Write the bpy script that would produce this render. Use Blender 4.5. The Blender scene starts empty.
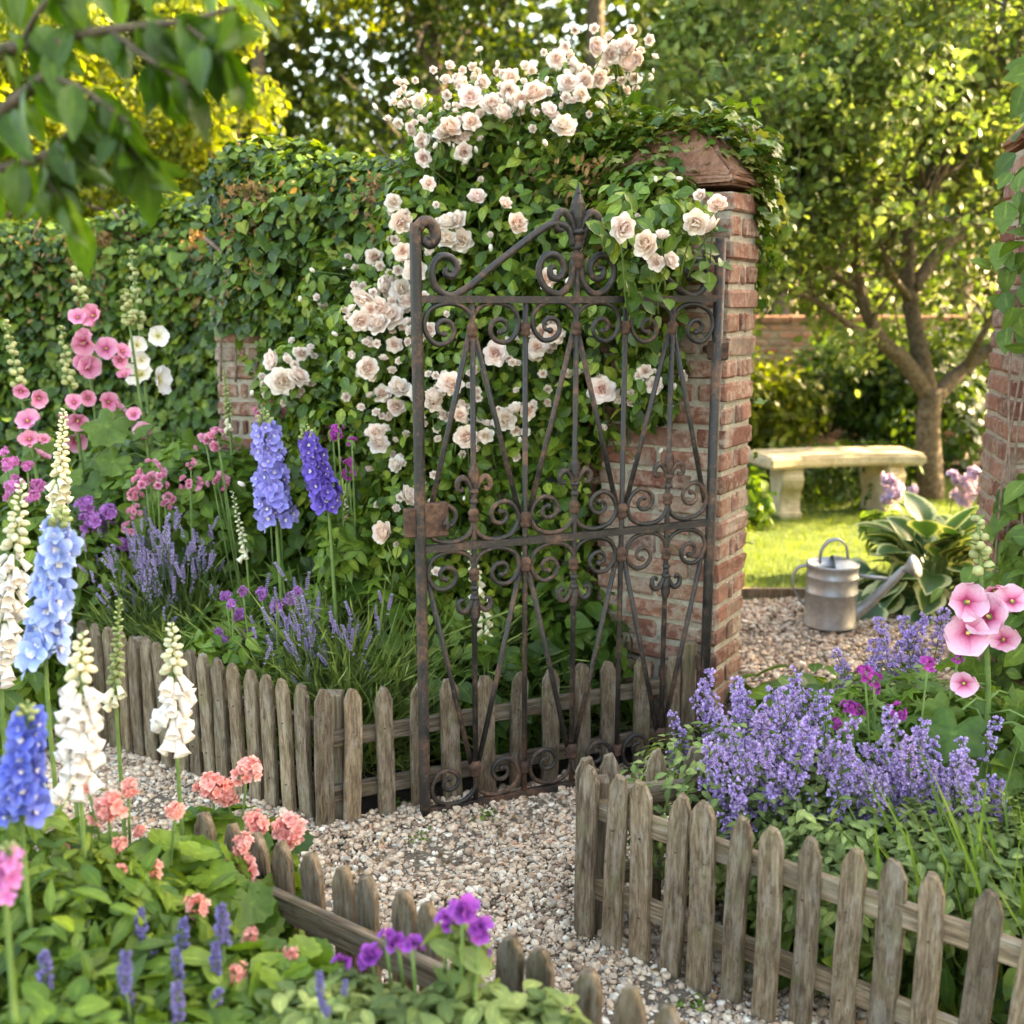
import bpy, bmesh, math, random
import numpy as np
from mathutils import Vector, Matrix, Quaternion

# ------------------------------------------------------------------ camera, sky, sun, exposure
rng = np.random.default_rng(11)
random.seed(11)
PI = math.pi
S = bpy.context.scene
COL = S.collection
H = 1.55                                # eye height
FPX = 1080.0                            # focal length in pixels of a 1024 wide frame
TH = math.atan(217 / FPX)               # downward pitch
cam_d = bpy.data.cameras.new('camera'); cam = bpy.data.objects.new('camera', cam_d); COL.objects.link(cam)
cam.location = (0, 0, H); cam.rotation_euler = (PI / 2 - TH, 0, 0)
cam_d.sensor_width = 36; cam_d.lens = 36 * FPX / 1024
cam_d.clip_start = 0.05; cam_d.clip_end = 1000
cam_d.dof.use_dof = True; cam_d.dof.focus_distance = 2.95; cam_d.dof.aperture_fstop = 2.6
S.camera = cam

SUN_AZ, SUN_EL = math.radians(76), math.radians(25)      # azimuth from +Y towards +X
W = bpy.data.worlds.new('World'); S.world = W; W.use_nodes = True
nt = W.node_tree; bg = nt.nodes['Background']
sky = nt.nodes.new('ShaderNodeTexSky'); sky.sky_type = 'NISHITA'; sky.sun_disc = False
sky.sun_elevation = SUN_EL; sky.sun_rotation = SUN_AZ
sky.air_density = 1.0; sky.dust_density = 2.5; sky.ozone_density = 0.6
nt.links.new(sky.outputs[0], bg.inputs[0]); bg.inputs[1].default_value = 0.15
sl = bpy.data.lights.new('sun', 'SUN'); sl.energy = 4.2; sl.angle = math.radians(0.55); sl.color = (1.0, 0.86, 0.62)
so = bpy.data.objects.new('sun', sl); COL.objects.link(so)
SV = Vector((math.sin(SUN_AZ) * math.cos(SUN_EL), math.cos(SUN_AZ) * math.cos(SUN_EL), math.sin(SUN_EL)))
so.rotation_euler = SV.to_track_quat('Z', 'Y').to_euler(); so.location = SV * 30
S.view_settings.view_transform = 'Standard'; S.view_settings.look = 'None'
S.view_settings.exposure = 3.45; S.view_settings.gamma = 1.0
S.view_settings.use_white_balance = True; S.view_settings.white_balance_temperature = 8700; S.view_settings.white_balance_tint = 8
S.render.engine = 'CYCLES'
cy = S.cycles
cy.max_bounces = 7; cy.diffuse_bounces = 4; cy.glossy_bounces = 2; cy.transmission_bounces = 4; cy.transparent_max_bounces = 4
cy.use_denoising = True; cy.caustics_reflective = False; cy.caustics_refractive = False
cy.sample_clamp_indirect = 6

# ------------------------------------------------------------------ where things stand
def ray(x, y):
    u = (x - 512) / FPX; v = (512 - y) / FPX
    return Vector((u, math.cos(TH) + v * math.sin(TH), -math.sin(TH) + v * math.cos(TH)))
def G(x, y, z=0.0):
    d = ray(x, y); return Vector((0, 0, H)) + d * ((z - H) / d.z)
def A(x, y, Y):
    d = ray(x, y); return Vector((0, 0, H)) + d * (Y / d.y)
def px(n, Y): return n * Y / FPX

# ------------------------------------------------------------------ geometry collector
class Geo:
    def __init__(s): s.V = []; s.T = []; s.n = 0; s.L = []; s.S = []; s.M = []
    def add(s, V, Fs, mi=0, t=None):
        V = np.asarray(V, float).reshape(-1, 3)
        s.V.append(V); s.T.append(np.zeros(len(V)) if t is None else np.asarray(t, float))
        for F in Fs:
            F = np.asarray(F, int)
            if F.size == 0: continue
            s.L.append((F + s.n).ravel()); s.S.append(np.full(len(F), F.shape[1])); s.M.append(np.full(len(F), mi))
        s.n += len(V); return s
    def inst(s, T, R, O, mi=0):
        V, Fs = T[0], T[1]; t = T[2] if len(T) > 2 else np.zeros(len(V))
        N, nv = len(O), len(V)
        if N == 0: return s
        W_ = np.einsum('nij,vj->nvi', R, V) + np.asarray(O)[:, None, :]
        off = (np.arange(N) * nv)[:, None, None]
        return s.add(W_.reshape(-1, 3), [(F[None] + off).reshape(-1, F.shape[1]) for F in Fs], mi, np.tile(t, N))
    def tube(s, P, r, k=6, mi=0, cap=True, t=0.0):
        P = np.asarray([tuple(p) for p in P], float); n = len(P)
        r = np.full(n, r) if np.isscalar(r) else np.asarray(r, float)
        if len(r) != n: r = np.interp(np.linspace(0, 1, n), np.linspace(0, 1, len(r)), r)
        D = np.gradient(P, axis=0); D /= np.linalg.norm(D, axis=1)[:, None] + 1e-12
        a = np.array([0, 0, 1.0]) if abs(D[0][2]) < .9 else np.array([1.0, 0, 0])
        N = np.cross(D[0], a); N /= np.linalg.norm(N); ang = np.linspace(0, 2 * PI, k, endpoint=False) + PI / k
        rows = []
        for i in range(n):
            N = N - D[i] * np.dot(N, D[i]); N /= np.linalg.norm(N) + 1e-12; B = np.cross(D[i], N)
            rows.append(P[i] + r[i] * (np.cos(ang)[:, None] * N + np.sin(ang)[:, None] * B))
        V = np.concatenate(rows); i = np.arange(n - 1)[:, None] * k; j = np.arange(k)[None]; j2 = (j + 1) % k
        F = np.stack([i + j, i + j2, i + k + j2, i + k + j], -1).reshape(-1, 4); Fs = [F]
        if cap: Fs.append(np.array([np.arange(k)[::-1], (n - 1) * k + np.arange(k)]))
        return s.add(V, Fs, mi, np.full(len(V), t))
    def lathe(s, prof, k=16, M=None, mi=0, t=None):
        V, Fs, tt = lathe_t(prof, k)
        if M is not None: V = xf(V, M)
        return s.add(V, Fs, mi, t if t is not None else tt)
    def box(s, size, M=None, mi=0, b=0.0):
        V, Fs = cbox(size, b)
        if M is not None: V = xf(V, M)
        return s.add(V, Fs, mi)
    def mesh(s, name, mats, smooth=True, origin=None):
        me = bpy.data.meshes.new(name)
        V = np.concatenate(s.V); L = np.concatenate(s.L); Sz = np.concatenate(s.S); M = np.concatenate(s.M)
        if origin is not None: V = V - np.asarray(tuple(origin))
        me.vertices.add(len(V)); me.vertices.foreach_set('co', V.astype(np.float32).ravel())
        me.loops.add(len(L)); me.loops.foreach_set('vertex_index', L.astype(np.int32))
        me.polygons.add(len(Sz)); st = np.concatenate([[0], np.cumsum(Sz)[:-1]])
        me.polygons.foreach_set('loop_start', st.astype(np.int32)); me.polygons.foreach_set('material_index', M.astype(np.int32))
        for m in (mats if isinstance(mats, (list, tuple)) else [mats]): me.materials.append(m)
        T = np.concatenate(s.T)
        if T.any():
            at = me.attributes.new('t', 'FLOAT', 'POINT'); at.data.foreach_set('value', T.astype(np.float32))
        me.update(calc_edges=True); me.polygons.foreach_set('use_smooth', np.full(len(Sz), bool(smooth)))
        me.validate(); return me

def xf(V, M):
    M = np.array(M); return np.asarray(V) @ M[:3, :3].T + M[:3, 3]
def lathe_t(prof, k):
    prof = np.asarray(prof, float); n = len(prof); a = np.linspace(0, 2 * PI, k, endpoint=False)
    V = np.stack([prof[:, 0:1] * np.cos(a), prof[:, 0:1] * np.sin(a), np.repeat(prof[:, 1:2], k, 1)], -1).reshape(-1, 3)
    i = np.arange(n - 1)[:, None] * k; j = np.arange(k)[None]; j2 = (j + 1) % k
    F = np.stack([i + j, i + j2, i + k + j2, i + k + j], -1).reshape(-1, 4)
    t = np.repeat(np.linspace(0, 1, n), k); return V, [F], t
_cb = {}
def cbox(size, b=0.0):
    if 0 not in _cb:
        bm = bmesh.new(); bmesh.ops.create_cube(bm, size=1)
        _cb[0] = (np.array([v.co[:] for v in bm.verts]), [np.array([[v.index for v in f.verts] for f in bm.faces])])
        bmesh.ops.bevel(bm, geom=bm.edges[:], offset=.1, segments=1, affect='EDGES', profile=.5); bm.verts.ensure_lookup_table(); bm.verts.index_update()
        q = [[v.index for v in f.verts] for f in bm.faces]
        _cb[1] = (np.array([v.co[:] for v in bm.verts]), [np.array([f for f in q if len(f) == 4]), np.array([f for f in q if len(f) == 3])]); bm.free()
    h = np.asarray(size) / 2
    if b <= 0: V, Fs = _cb[0]; return V * 2 * h, Fs
    V, Fs = _cb[1]; return np.sign(V) * np.where(np.abs(V) > .45, h, h - b), Fs

def nrm(a): a = np.asarray(a, float); return a / (np.linalg.norm(a, axis=-1, keepdims=True) + 1e-9)
def frames(y, z, s):                     # columns x, y, z ; y kept, z made square to it
    y = nrm(y); z = z - y * np.sum(z * y, -1, keepdims=True); z = nrm(z); x = np.cross(y, z)
    return np.stack([x, y, z], -1) * np.asarray(s).reshape(-1, 1, 1)
def framesz(z, s, spin=None):            # z kept, random spin
    z = nrm(z); a = nrm(rng.normal(size=z.shape)); return frames_zy(z, a, s)
def frames_zy(z, a, s):
    z = nrm(z); y = a - z * np.sum(a * z, -1, keepdims=True); y = nrm(y); x = np.cross(y, z)
    return np.stack([x, y, z], -1) * np.asarray(s).reshape(-1, 1, 1)
def smooth_path(P, n=8):
    P = [Vector(p) for p in P]; Q = [P[0] * 2 - P[1]] + P + [P[-1] * 2 - P[-2]]; out = []
    for i in range(1, len(Q) - 2):
        a, b, c, d = Q[i - 1], Q[i], Q[i + 1], Q[i + 2]
        for k in range(n):
            t = k / n
            out.append(0.5 * ((2 * b) + (c - a) * t + (2 * a - 5 * b + 4 * c - d) * t * t + (3 * b - a - 3 * c + d) * t ** 3))
    out.append(P[-1]); return out

# ------------------------------------------------------------------ things and parts
WL = {}
def tag(o, label=None, cat=None, group=None, kind=None):
    if label: o['label'] = label
    if cat: o['category'] = cat
    if group: o['group'] = group
    if kind: o['kind'] = kind
    return o
def thing(name, label, cat, loc, group=None):
    o = bpy.data.objects.new(name, None); COL.objects.link(o); o.location = loc; o.empty_display_size = .1
    WL[o.name] = Vector(loc); return tag(o, label, cat, group, 'thing')
def part(name, geo, mats, parent=None, label=None, smooth=True, kind=None):
    org = WL[parent.name] if parent else Vector((0, 0, 0))
    o = bpy.data.objects.new(name, geo.mesh(name, mats, smooth, org)); COL.objects.link(o)
    if parent: o.parent = parent
    WL[o.name] = org
    return tag(o, label, kind=kind)
def solo(name, geo, mats, label, cat, group=None, origin=None, smooth=True):
    org = Vector(origin) if origin is not None else Vector((0, 0, 0))
    o = bpy.data.objects.new(name, geo.mesh(name, mats, smooth, org)); COL.objects.link(o); o.location = org; WL[o.name] = org
    return tag(o, label, cat, group, 'thing')
def setting(name, geo, mats, kind='structure', smooth=True):
    return tag(part(name, geo, mats, None, None, smooth), kind=kind)
def inst(name, me, parent, M, label=None):             # a part that shares its mesh; M is its place in the world
    o = bpy.data.objects.new(name, me); COL.objects.link(o); org = WL[parent.name] if parent else Vector((0, 0, 0))
    o.parent = parent; o.matrix_local = Matrix.Translation(-org) @ M; WL[o.name] = org
    return tag(o, label)
def mat34(R, p):
    M = Matrix(np.asarray(R).tolist()).to_4x4(); M.translation = Vector(tuple(p)); return M
# ------------------------------------------------------------------ materials
def newmat(name):
    m = bpy.data.materials.new(name); m.use_nodes = True; t = m.node_tree
    p = t.nodes['Principled BSDF']; out = t.nodes['Material Output']; return m, t, p, out
def N(t, kind, **kw):
    n = t.nodes.new('ShaderNode' + kind)
    for k, v in kw.items():
        if k in n.inputs: n.inputs[k].default_value = v
        else: setattr(n, k, v)
    return n
def ramp(t, fac, stops, interp='LINEAR'):
    r = t.nodes.new('ShaderNodeValToRGB'); e = r.color_ramp.elements; r.color_ramp.interpolation = interp
    while len(e) < len(stops): e.new(.5)
    for q, (p, c) in zip(e, stops): q.position = p; q.color = (*c, 1) if len(c) == 3 else c
    t.links.new(fac, r.inputs[0]); return r.outputs[0]
def mixc(t, f, a, b, mode='MIX'):
    m = t.nodes.new('ShaderNodeMix'); m.data_type = 'RGBA'; m.blend_type = mode
    for v, i in ((f, 0), (a, 6), (b, 7)):
        if hasattr(v, 'links'): t.links.new(v, m.inputs[i])
        else: m.inputs[i].default_value = v if i == 0 else (*v, 1)
    return m.outputs[2]
def noise(t, scale, detail=4, rough=.6, vec=None, dist=0.0):
    n = N(t, 'TexNoise', Scale=scale, Detail=detail, Roughness=rough, Distortion=dist)
    if vec is not None: t.links.new(vec, n.inputs['Vector'])
    return n.outputs['Fac']
def objco(t): return t.nodes.new('ShaderNodeTexCoord').outputs['Object']
def mapped(t, vec, sc, rnd=True):
    m = t.nodes.new('ShaderNodeMapping'); m.inputs['Scale'].default_value = sc; t.links.new(vec, m.inputs[0])
    if rnd:
        o = t.nodes.new('ShaderNodeObjectInfo'); mu = t.nodes.new('ShaderNodeMath'); mu.operation = 'MULTIPLY'; mu.inputs[1].default_value = 37.0
        t.links.new(o.outputs['Random'], mu.inputs[0]); t.links.new(mu.outputs[0], m.inputs['Location'])
    return m.outputs[0]
def bump(t, p, h, strength=.4, dist=.01):
    b = N(t, 'Bump', Strength=strength, Distance=dist); t.links.new(h, b.inputs['Height']); t.links.new(b.outputs[0], p.inputs['Normal'])
def translucent(t, p, out, col, amount, tint):
    tr = t.nodes.new('ShaderNodeBsdfTranslucent'); t.links.new(mixc(t, 1.0, col, tint, 'MULTIPLY'), tr.inputs[0])
    mx = t.nodes.new('ShaderNodeMixShader'); mx.inputs[0].default_value = amount
    t.links.new(p.outputs[0], mx.inputs[1]); t.links.new(tr.outputs[0], mx.inputs[2]); t.links.new(mx.outputs[0], out.inputs[0])
def leafmat(name, cols, tr=.38, rough=.42, tint=(1.5, 1.45, .55), patch=4.0, spec=.26):
    m, t, p, out = newmat(name)
    g = t.nodes.new('ShaderNodeNewGeometry')
    c = ramp(t, g.outputs['Random Per Island'], [(i / (len(cols) - 1), q) for i, q in enumerate(cols)])
    f = noise(t, patch, 3, .6, objco(t)); v = ramp(t, f, [(.32, (.55, .6, .55)), (.68, (1.4, 1.32, 1.2))])
    c = mixc(t, 1.0, c, v, 'MULTIPLY')
    f2 = noise(t, 90, 2, .5, objco(t)); c = mixc(t, 1.0, c, ramp(t, f2, [(.3, (1.08, .98, .70)), (.7, (1.45, 1.28, .92))]), 'MULTIPLY')
    a = N(t, 'Attribute', attribute_name='t'); c = mixc(t, 1.0, c, ramp(t, a.outputs['Fac'], [(.03, (1.7, 1.55, 1.5)), (.16, (1.0, 1.0, 1.0)), (.85, (.94, .96, .94)), (1, (1.08, 1.04, 1.0))]), 'MULTIPLY')
    bump(t, p, noise(t, 130, 2, .5, objco(t)), .25, .004)
    t.links.new(c, p.inputs['Base Color']); p.inputs['Roughness'].default_value = rough; p.inputs['Specular IOR Level'].default_value = spec
    translucent(t, p, out, c, tr, tint); return m
def edgeleaf(name, stops, tr=.3, rough=.4):                # colour follows the blade from midrib to margin
    m, t, p, out = newmat(name); a = N(t, 'Attribute', attribute_name='t')
    nz = noise(t, 60, 3, .6, objco(t)); ad = N(t, 'Math', operation='MULTIPLY_ADD'); t.links.new(nz, ad.inputs[0]); ad.inputs[1].default_value = .3
    sb = N(t, 'Math', operation='ADD'); sb.inputs[1].default_value = -.15; t.links.new(a.outputs['Fac'], sb.inputs[0]); t.links.new(sb.outputs[0], ad.inputs[2])
    c = ramp(t, ad.outputs[0], stops); g = t.nodes.new('ShaderNodeNewGeometry')
    c = mixc(t, 1.0, c, ramp(t, g.outputs['Random Per Island'], [(0, (.75, .78, .75)), (1, (1.2, 1.2, 1.15))]), 'MULTIPLY')
    t.links.new(c, p.inputs['Base Color']); p.inputs['Roughness'].default_value = rough
    translucent(t, p, out, c, tr, (1.3, 1.35, .6)); return m
def petalmat(name, stops, tr=.3, var=.25, tint=(1.1, 1.0, .95)):
    m, t, p, out = newmat(name); a = N(t, 'Attribute', attribute_name='t'); c = ramp(t, a.outputs['Fac'], stops)
    g = t.nodes.new('ShaderNodeNewGeometry'); o = t.nodes.new('ShaderNodeObjectInfo')
    c = mixc(t, 1.0, c, ramp(t, g.outputs['Random Per Island'], [(0, (1 - var,) * 3), (1, (1 + var * .5,) * 3)]), 'MULTIPLY')
    c = mixc(t, 1.0, c, ramp(t, o.outputs['Random'], [(0, (1, .94, .90)), (.3, (1.03, 1.0, 1.0)), (.7, (.93, .93, .94)), (1, (.99, .97, 1.02))]), 'MULTIPLY')
    c = mixc(t, 1.0, c, ramp(t, noise(t, 9, 5, .75, objco(t)), [(.3, (.84, .82, .82)), (.7, (1.08, 1.07, 1.07))]), 'MULTIPLY')
    t.links.new(c, p.inputs['Base Color']); p.inputs['Roughness'].default_value = .6; p.inputs['Specular IOR Level'].default_value = .25
    translucent(t, p, out, c, tr, tint); return m
def woodmat():
    m, t, p, out = newmat('weathered_wood'); o = objco(t)
    v = mapped(t, o, (95, 95, 5.5)); v2 = mapped(t, o, (22, 22, 7)); v3 = mapped(t, o, (330, 330, 14))
    g = noise(t, 1, 6, .65, v, .6); g3 = noise(t, 1, 3, .6, v3); b = noise(t, 1, 4, .6, v2)
    c = ramp(t, g, [(.28, (.045, .033, .022)), (.45, (.145, .108, .074)), (.58, (.23, .18, .13)), (.75, (.37, .305, .23))])
    c = mixc(t, 1.0, c, ramp(t, g3, [(.3, (.68, .66, .64)), (.7, (1.25, 1.22, 1.2))]), 'MULTIPLY')
    c = mixc(t, ramp(t, b, [(.52, (0, 0, 0)), (.72, (.55,) * 3)]), c, (.17, .165, .085))          # green algae
    c = mixc(t, ramp(t, noise(t, 1, 4, .7, mapped(t, o, (38, 38, 5))), [(.5, (0, 0, 0)), (.68, (.55,) * 3)]), c, (.34, .31, .27))   # silvered streaks
    c = mixc(t, ramp(t, noise(t, 1, 3, .6, mapped(t, o, (120, 120, 26))), [(.62, (0, 0, 0)), (.72, (.7,) * 3)]), c, (.05, .035, .025))   # dark pits
    oi = t.nodes.new('ShaderNodeObjectInfo')
    c = mixc(t, 1.0, c, ramp(t, oi.outputs['Random'], [(0, (.60, .58, .56)), (.5, (.86, .82, .77)), (1, (1.12, 1.03, .92))]), 'MULTIPLY')
    t.links.new(c, p.inputs['Base Color']); p.inputs['Roughness'].default_value = .85; p.inputs['Specular IOR Level'].default_value = .2
    h = mixc(t, .5, g, g3); bump(t, p, h, .9, .004); return m
def ironmat():
    m, t, p, out = newmat('rusty_wrought_iron'); o = t.nodes.new('ShaderNodeNewGeometry').outputs['Position']
    a = noise(t, 5.0, 5, .7, o); b = noise(t, 70, 4, .7, o); d = noise(t, 240, 2, .6, o)
    s = mixc(t, .38, a, b)
    c = ramp(t, s, [(.42, (.012, .011, .010)), (.50, (.026, .021, .018)), (.56, (.085, .046, .030)), (.66, (.20, .10, .058))])
    c = mixc(t, ramp(t, b, [(.62, (0, 0, 0)), (.74, (.45,) * 3)]), c, (.16, .13, .105))
    t.links.new(c, p.inputs['Base Color']); p.inputs['Metallic'].default_value = .15
    t.links.new(ramp(t, s, [(.4, (.42,) * 3), (.6, (.85,) * 3)]), p.inputs['Roughness']); bump(t, p, mixc(t, .5, b, d), .8, .003); return m
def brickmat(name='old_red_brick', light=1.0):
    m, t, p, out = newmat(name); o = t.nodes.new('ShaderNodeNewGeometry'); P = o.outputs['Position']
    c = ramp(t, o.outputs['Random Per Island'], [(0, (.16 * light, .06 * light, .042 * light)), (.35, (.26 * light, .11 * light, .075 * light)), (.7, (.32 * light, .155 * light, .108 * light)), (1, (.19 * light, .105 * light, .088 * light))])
    a = noise(t, 40, 5, .7, P); b = noise(t, 7, 4, .65, P); d = noise(t, 180, 3, .7, P)
    c = mixc(t, 1.0, c, ramp(t, a, [(.3, (.6, .58, .56)), (.7, (1.3, 1.3, 1.3))]), 'MULTIPLY')
    c = mixc(t, ramp(t, mixc(t, .5, b, a), [(.48, (0, 0, 0)), (.61, (.8,) * 3)]), c, (.40, .335, .26))    # lime and lichen bloom
    c = mixc(t, ramp(t, mixc(t, .6, noise(t, 4, 3, .6, P), d), [(.54, (0, 0, 0)), (.64, (.6,) * 3)]), c, (.13, .14, .06))   # moss
    c = mixc(t, ramp(t, mixc(t, .45, noise(t, 5.5, 3, .6, P), a), [(.53, (0, 0, 0)), (.63, (.55,) * 3)]), c, (.055, .04, .034))   # soot
    t.links.new(c, p.inputs['Base Color']); p.inputs['Roughness'].default_value = .9; p.inputs['Specular IOR Level'].default_value = .2
    bump(t, p, mixc(t, .5, a, d), 1.0, .008); return m
def plain(name, stops, scale=8, detail=5, rough=.85, bs=.5, bd=.01, metal=0.0, spec=.3, scale2=None):
    m, t, p, out = newmat(name); P = t.nodes.new('ShaderNodeNewGeometry').outputs['Position']; f = noise(t, scale, detail, .65, P)
    if scale2: f = mixc(t, .4, f, noise(t, scale2, 4, .65, P))
    t.links.new(ramp(t, f, stops), p.inputs['Base Color']); p.inputs['Roughness'].default_value = rough; p.inputs['Metallic'].default_value = metal
    p.inputs['Specular IOR Level'].default_value = spec
    if bs: bump(t, p, noise(t, scale * 6, 4, .7, P), bs, bd)
    return m
def islandmat(name, stops, rough=.7, tex=60, spec=.35):
    m, t, p, out = newmat(name); g = t.nodes.new('ShaderNodeNewGeometry'); c = ramp(t, g.outputs['Random Per Island'], stops)
    f = noise(t, tex, 3, .6, g.outputs['Position']); c = mixc(t, 1.0, c, ramp(t, f, [(.3, (.75,) * 3), (.7, (1.18,) * 3)]), 'MULTIPLY')
    t.links.new(c, p.inputs['Base Color']); p.inputs['Roughness'].default_value = rough; p.inputs['Specular IOR Level'].default_value = spec; return m

M_WOOD = woodmat(); M_IRON = ironmat(); M_BRICK = brickmat(); M_BRICKL = brickmat('sunny_brick', 1.5)  # last one is the same brick brightened, sunlight put into its colour
M_RUST = plain('flaking_rust', [(.3, (.03, .018, .014)), (.5, (.075, .04, .027)), (.7, (.16, .082, .05))], 30, 5, .9, .8, .004)
M_MORTAR = plain('lime_mortar', [(.3, (.17, .145, .105)), (.5, (.40, .345, .265)), (.72, (.54, .48, .38))], 22, 6, .95, 1.0, .01, scale2=120)
M_SOIL = plain('dark_soil', [(.3, (.018, .012, .008)), (.7, (.06, .042, .028))], 18, 6, .95, 1.0, .03)
M_GBASE = plain('gravel_bed', [(.3, (.17, .125, .09)), (.5, (.32, .25, .18)), (.7, (.46, .38, .29))], 150, 4, .95, 1.0, .02)
M_PEB = islandmat('pale_pebbles', [(0, (.15, .095, .062)), (.12, (.30, .20, .135)), (.3, (.47, .34, .235)), (.5, (.60, .475, .35)), (.66, (.55, .40, .275)), (.78, (.31, .26, .21)), (.9, (.72, .63, .51)), (1, (.42, .22, .12))], .62, 90)
M_STONE = plain('lichened_stone', [(.3, (.26, .20, .12)), (.5, (.44, .36, .24)), (.7, (.60, .52, .37))], 9, 6, .9, .7, .012, scale2=50)
M_CAP = plain('weathered_coping', [(.3, (.09, .045, .03)), (.48, (.24, .11, .068)), (.6, (.30, .17, .11)), (.75, (.38, .31, .24))], 14, 6, .92, 1.0, .012, scale2=70)
M_ZINC = plain('galvanised_zinc', [(.3, (.20, .21, .22)), (.5, (.33, .345, .355)), (.7, (.47, .485, .50))], 7, 5, .5, .15, .003, .6, .5, scale2=45)
M_BARK = plain('apple_bark', [(.3, (.065, .045, .03)), (.5, (.15, .11, .075)), (.7, (.25, .20, .145))], 26, 6, .9, 1.0, .02)
M_TWIG = plain('grey_brown_twig', [(.3, (.04, .028, .018)), (.7, (.13, .095, .06))], 40, 3, .85, .4, .004)
M_DEADVINE = plain('dead_vine', [(.3, (.10, .06, .045)), (.7, (.28, .19, .14))], 30, 3, .9, .4, .004)
M_TURF = plain('turf', [(.3, (.05, .085, .018)), (.7, (.12, .16, .035))], 6, 5, .95, .6, .02)
M_STEM = plain('green_stem', [(.3, (.07, .13, .03)), (.7, (.15, .22, .06))], 20, 3, .6, .2, .003)
M_STEMD = plain('dark_green_stem', [(.3, (.04, .075, .02)), (.7, (.09, .13, .045))], 20, 3, .6, .2, .003)
# leaves
L_IVY = leafmat('ivy_leaf', [(.018, .042, .011), (.032, .075, .018), (.052, .11, .022), (.09, .165, .03), (.17, .23, .045)], .28, .36, patch=2.2)
L_IVYW = leafmat('variegated_ivy', [(.03, .075, .02), (.05, .12, .025), (.10, .17, .04), (.24, .26, .13)], .3, .4)
L_DRY = leafmat('dry_brown_leaf', [(.09, .05, .03), (.16, .10, .06), (.24, .16, .10)], .25, .7)
L_ROSE = leafmat('rose_leaf', [(.026, .06, .014), (.045, .10, .022), (.075, .145, .032), (.12, .20, .045), (.18, .25, .06)], .3, .34, patch=3.5)
L_APPLE = leafmat('apple_leaf', [(.05, .09, .028), (.085, .145, .045), (.115, .175, .07), (.17, .22, .105)], .42, .45, tint=(1.2, 1.25, .75), patch=2.0)
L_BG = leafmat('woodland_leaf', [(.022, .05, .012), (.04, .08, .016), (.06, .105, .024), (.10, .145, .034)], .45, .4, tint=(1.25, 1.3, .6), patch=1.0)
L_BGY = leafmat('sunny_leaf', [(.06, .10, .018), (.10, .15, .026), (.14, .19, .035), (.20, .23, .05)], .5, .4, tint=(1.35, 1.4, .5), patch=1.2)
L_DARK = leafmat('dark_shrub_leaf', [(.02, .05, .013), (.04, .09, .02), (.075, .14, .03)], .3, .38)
L_MID = leafmat('border_leaf', [(.032, .075, .018), (.058, .125, .026), (.095, .175, .035), (.15, .23, .055)], .34, .42, patch=5)
L_LIGHT = leafmat('fresh_leaf', [(.055, .12, .025), (.085, .17, .035), (.13, .22, .05)], .36, .42, patch=5)
L_GREY = leafmat('grey_green_leaf', [(.07, .12, .055), (.12, .185, .085), (.20, .27, .135)], .3, .6, patch=6)
L_LAV = leafmat('lavender_leaf', [(.07, .12, .045), (.12, .185, .07), (.19, .26, .11)], .3, .6, patch=6)
L_HOLLY = leafmat('hollyhock_leaf', [(.045, .10, .028), (.075, .145, .04), (.11, .19, .055)], .34, .5, patch=6)
L_GRASS = leafmat('lawn_blade', [(.05, .10, .018), (.09, .15, .025), (.14, .19, .035)], .4, .5, patch=2)
L_BRANCH = leafmat('near_branch_leaf', [(.03, .075, .015), (.05, .11, .022), (.08, .14, .03)], .42, .3, tint=(1.3, 1.6, .35), patch=8)
L_HOSTA = edgeleaf('hosta_leaf', [(0, (.035, .085, .025)), (.52, (.055, .125, .03)), (.66, (.085, .16, .04)), (.74, (.48, .50, .24)), (1, (.60, .60, .33))])
# petals (t runs from the heart of a flower to its rim)
P_ROSE = petalmat('blush_rose_petal', [(0, (.80, .47, .30)), (.25, (.88, .62, .49)), (.5, (.94, .76, .65)), (.75, (.97, .87, .77)), (1, (.98, .92, .83))], .3, .06)
P_ROSEW = petalmat('cream_rose_petal', [(0, (.84, .58, .24)), (.35, (.90, .78, .62)), (1, (.95, .91, .83))], .3, .06)
P_CREAM = petalmat('cream_bud', [(0, (.55, .60, .28)), (.4, (.78, .78, .50)), (1, (.86, .84, .66))], .3, .15)
P_GREENBUD = petalmat('green_bud', [(0, (.22, .32, .09)), (1, (.52, .56, .26))], .3, .3)
P_WHITE = petalmat('white_bell', [(0, (.60, .65, .32)), (.3, (.84, .83, .70)), (1, (.92, .91, .87))], .32, .12)
P_WHITEH = petalmat('white_hollyhock_petal', [(0, (.62, .55, .12)), (.25, (.80, .77, .50)), (.5, (.89, .87, .80)), (1, (.91, .89, .85))], .3, .08)
P_PINKH = petalmat('pink_hollyhock_petal', [(0, (.40, .03, .10)), (.2, (.52, .07, .20)), (.45, (.76, .26, .42)), (1, (.84, .46, .58))], .3, .12)
P_PALEH = petalmat('pale_pink_hollyhock_petal', [(0, (.28, .012, .05)), (.18, (.48, .045, .15)), (.34, (.72, .21, .36)), (.6, (.83, .44, .58)), (1, (.87, .60, .70))], .3, .08)
P_PINK = petalmat('pink_rose_petal', [(0, (.62, .10, .26)), (.6, (.80, .28, .44)), (1, (.86, .45, .58))], .3, .2)
P_MAG = petalmat('magenta_petal', [(0, (.30, .03, .22)), (1, (.52, .08, .46))], .3, .3)
P_PURP = petalmat('purple_phlox_petal', [(0, (.22, .05, .26)), (.5, (.38, .13, .46)), (1, (.52, .24, .58))], .3, .35)
P_LAV = petalmat('lavender_flower', [(0, (.18, .12, .30)), (.5, (.32, .23, .50)), (1, (.50, .40, .66))], .25, .35)
P_CAT = petalmat('catmint_flower', [(0, (.30, .19, .48)), (.5, (.46, .33, .66)), (1, (.62, .51, .78))], .28, .35)
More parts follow.
